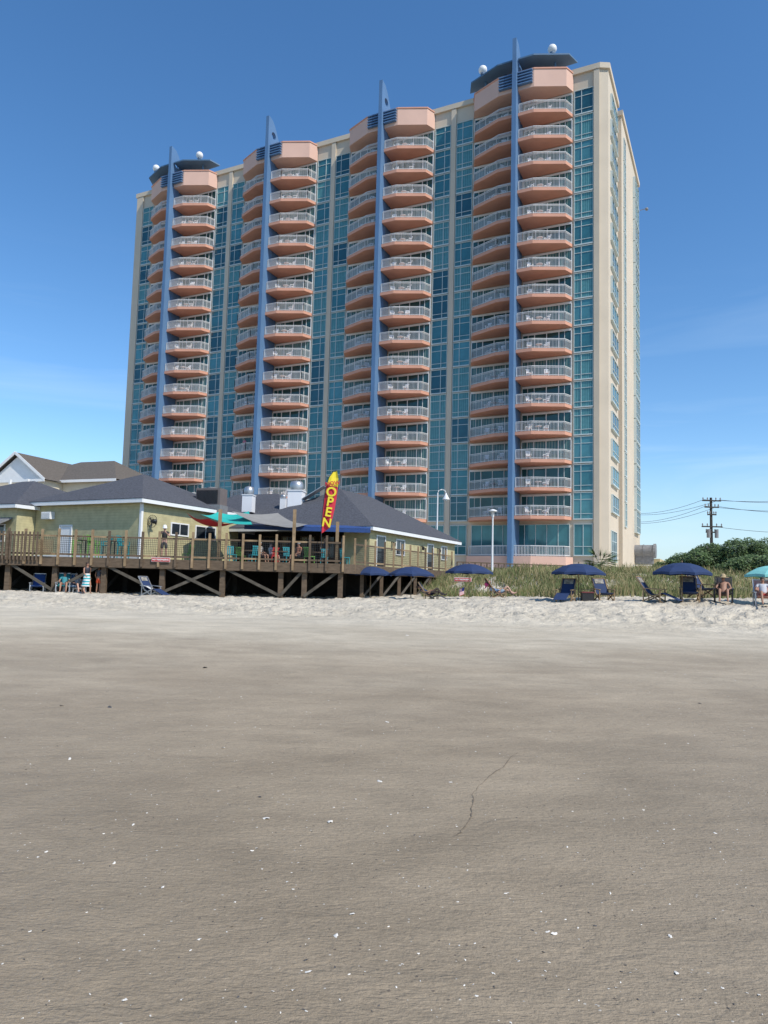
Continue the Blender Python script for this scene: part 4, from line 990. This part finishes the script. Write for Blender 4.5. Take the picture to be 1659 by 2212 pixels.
person('seated diner in pale shirt at the left porch table','sit',dp_(562,41.8),R(60),skint,hairg,mat('cream_shirt',(.5,.45,.4),.8),navy)
person('seated diner with grey hair at the middle porch table','sit',dp_(643,41.2),R(-40),skint,hairg,mat('rust_shirt',(.35,.14,.08),.8),black,.5,.6)
person('seated diner in white shirt at the left of the middle porch table','sit',dp_(585,42.6),R(120),skinl,hairb,mat('white_shirt',(.6,.6,.6),.8),navy)
person('server in black standing in the porch shade','stand',dp_(700,43.5),R(30),skint,hairb,black,black,.5,1.5)
p=tower_M@Vector((-2*D-2.6,.7,Z0+3*H+.05)); person('guest in pink top on a middle tower balcony behind the railing','stand',p,TR,skinl,hairb,mat('pink_top',(.6,.2,.25),.8),navy)
p=at(338,1127,41.6); t=thing('wall_fan','black round oscillating fan mounted high on the yellow wall','fan',p,TR)
m=MB(); m.tube((0,-.3,0),(0,-.12,0),.12,.14,14); m.bar((0,0,-.15),(0,-.2,0),.05,.05); m.build('motor',black,t)
m=MB()
for k in range(20):
    a=k*math.pi/10; m.bar((0,-.42,0),(.36*math.cos(a),-.34,.36*math.sin(a)),.012,.012); 
    b2=(k+1)*math.pi/10; m.bar((.36*math.cos(a),-.34,.36*math.sin(a)),(.36*math.cos(b2),-.34,.36*math.sin(b2)),.02,.02); m.bar((.2*math.cos(a),-.40,.2*math.sin(a)),(.2*math.cos(b2),-.40,.2*math.sin(b2)),.012,.012)
m.build('cage',black,t)
m=MB()
for k in range(3):
    a=k*2.094; m.face([(0,-.34,0),(.3*math.cos(a),-.36,.3*math.sin(a)),(.32*math.cos(a+.5),-.32,.32*math.sin(a+.5))])
m.build('blade',greymet,t)
# ------------------------------------------------------------------ shells
def shellmesh(seed):
    rr=random.Random(seed); m=MB(); n=11; kk=4; pts=[]
    for j in range(kk+1):
        row=[]
        for i in range(n):
            a=-1.25+2.5*i/(n-1); r_=j/kk*(1+.07*(-1)**i)*(1+.15*rr.uniform(-1,1)*(j==kk)); row.append((math.sin(a)*r_,math.cos(a)*r_-.4,.42*math.sin(min(1,r_)*math.pi*.95)*(.8)+.05*(-1)**i*r_*.3))
        pts.append(row)
    for j in range(kk):
        for i in range(n-1): m.face([pts[j][i],pts[j][i+1],pts[j+1][i+1],pts[j+1][i]])
    return m
sms=[shellmesh(i) for i in range(4)]
smw=[q.mesh('shell',shellw) for q in sms]; smd=[q.mesh('shell',shelld) for q in sms]
big=[(761,1975,.022),(727,2022,.020),(1198,2017,.022),(1183,2013,.014),(1318,1930,.014),(1460,2102,.020),(1447,2023,.016),(352,1917,.015),(573,1769,.034),(714,1776,.036),(288,1782,.018),(768,1727,.018),(820,1688,.030),(880,1373,.05),(246,1865,.016),(545,1838,.016),(1434,1823,.016),(665,2100,.018),(632,2140,.014),(1180,1992,.010),(1545,1800,.015),(973,1690,.018),(1262,1672,.018),(904,2060,.010),(1640,2150,.013),(392,2160,.010),(483,1616,.028),(1065,2103,.012),(836,1560,.03),(150,1640,.03),(1092,1930,.011),(860,1837,.012),(1390,1750,.014),(100,1840,.014),(1545,1985,.012),(270,2160,.016),(1010,1880,.010),(620,1905,.012),(1225,1830,.012),(430,2030,.012)]
dark=[(238,1528,.045),(443,1443,.07),(1150,2010,.012),(660,2075,.014),(1286,2000,.012),(1512,1520,.03),(133,1525,.03),(560,1722,.02),(1350,2085,.010),(95,2010,.012)]
def quad_word(px,py): return ('left' if px<553 else 'middle' if px<1106 else 'right')
cnt={}
allsh=[(a,b2,c_,'w') for a,b2,c_ in big]+[(a,b2,c_,'d') for a,b2,c_ in dark]
allsh.sort(key=lambda q:-q[1])
num=['nearest','second nearest','third nearest','fourth nearest','fifth nearest','sixth nearest','seventh nearest','eighth nearest','ninth nearest','tenth nearest','eleventh nearest','twelfth nearest','thirteenth nearest','fourteenth nearest','fifteenth nearest','sixteenth nearest','seventeenth nearest','eighteenth nearest','nineteenth nearest','twentieth nearest']
for px,py,r_,k in allsh:
    P=onsand(px,py); w=quad_word(px,py); key=(w,k); n_=cnt.get(key,0); cnt[key]=n_+1
    o=obj('shell',random.choice(smw if k=='w' else smd),None,(P.x,P.y,P.z)); o.scale=(r_,r_*random.uniform(.7,1),r_*.8); o.rotation_euler=(random.uniform(-.3,.3),random.uniform(-.3,.3),random.uniform(0,6))
    tag(o,f"{'white' if k=='w' else 'dark'} seashell on the {w} third of the wet sand, {num[n_]} to the camera",'shell','shells scattered on the wet sand')
m=MB()
for _ in range(2000):
    Y=2.4+random.random()**1.6*17; X=random.uniform(-.62,.62)*Y; s_=random.uniform(.002,.0075)*(1+Y*.05); q=random.choice(sms)
    M=Matrix.Translation((X,Y,gz(X,Y)))@Matrix.Rotation(random.uniform(0,6),4,'Z')@Matrix.Rotation(random.uniform(-.6,.6),4,'X')@Matrix.Scale(s_,4); m.add(q,M,0 if random.random()<.6 else 1)
tag(m.build('shell_fragments',[shellw,shelld],recalc=False),'tiny shell fragments strewn over the wet sand','shells',kind='stuff')
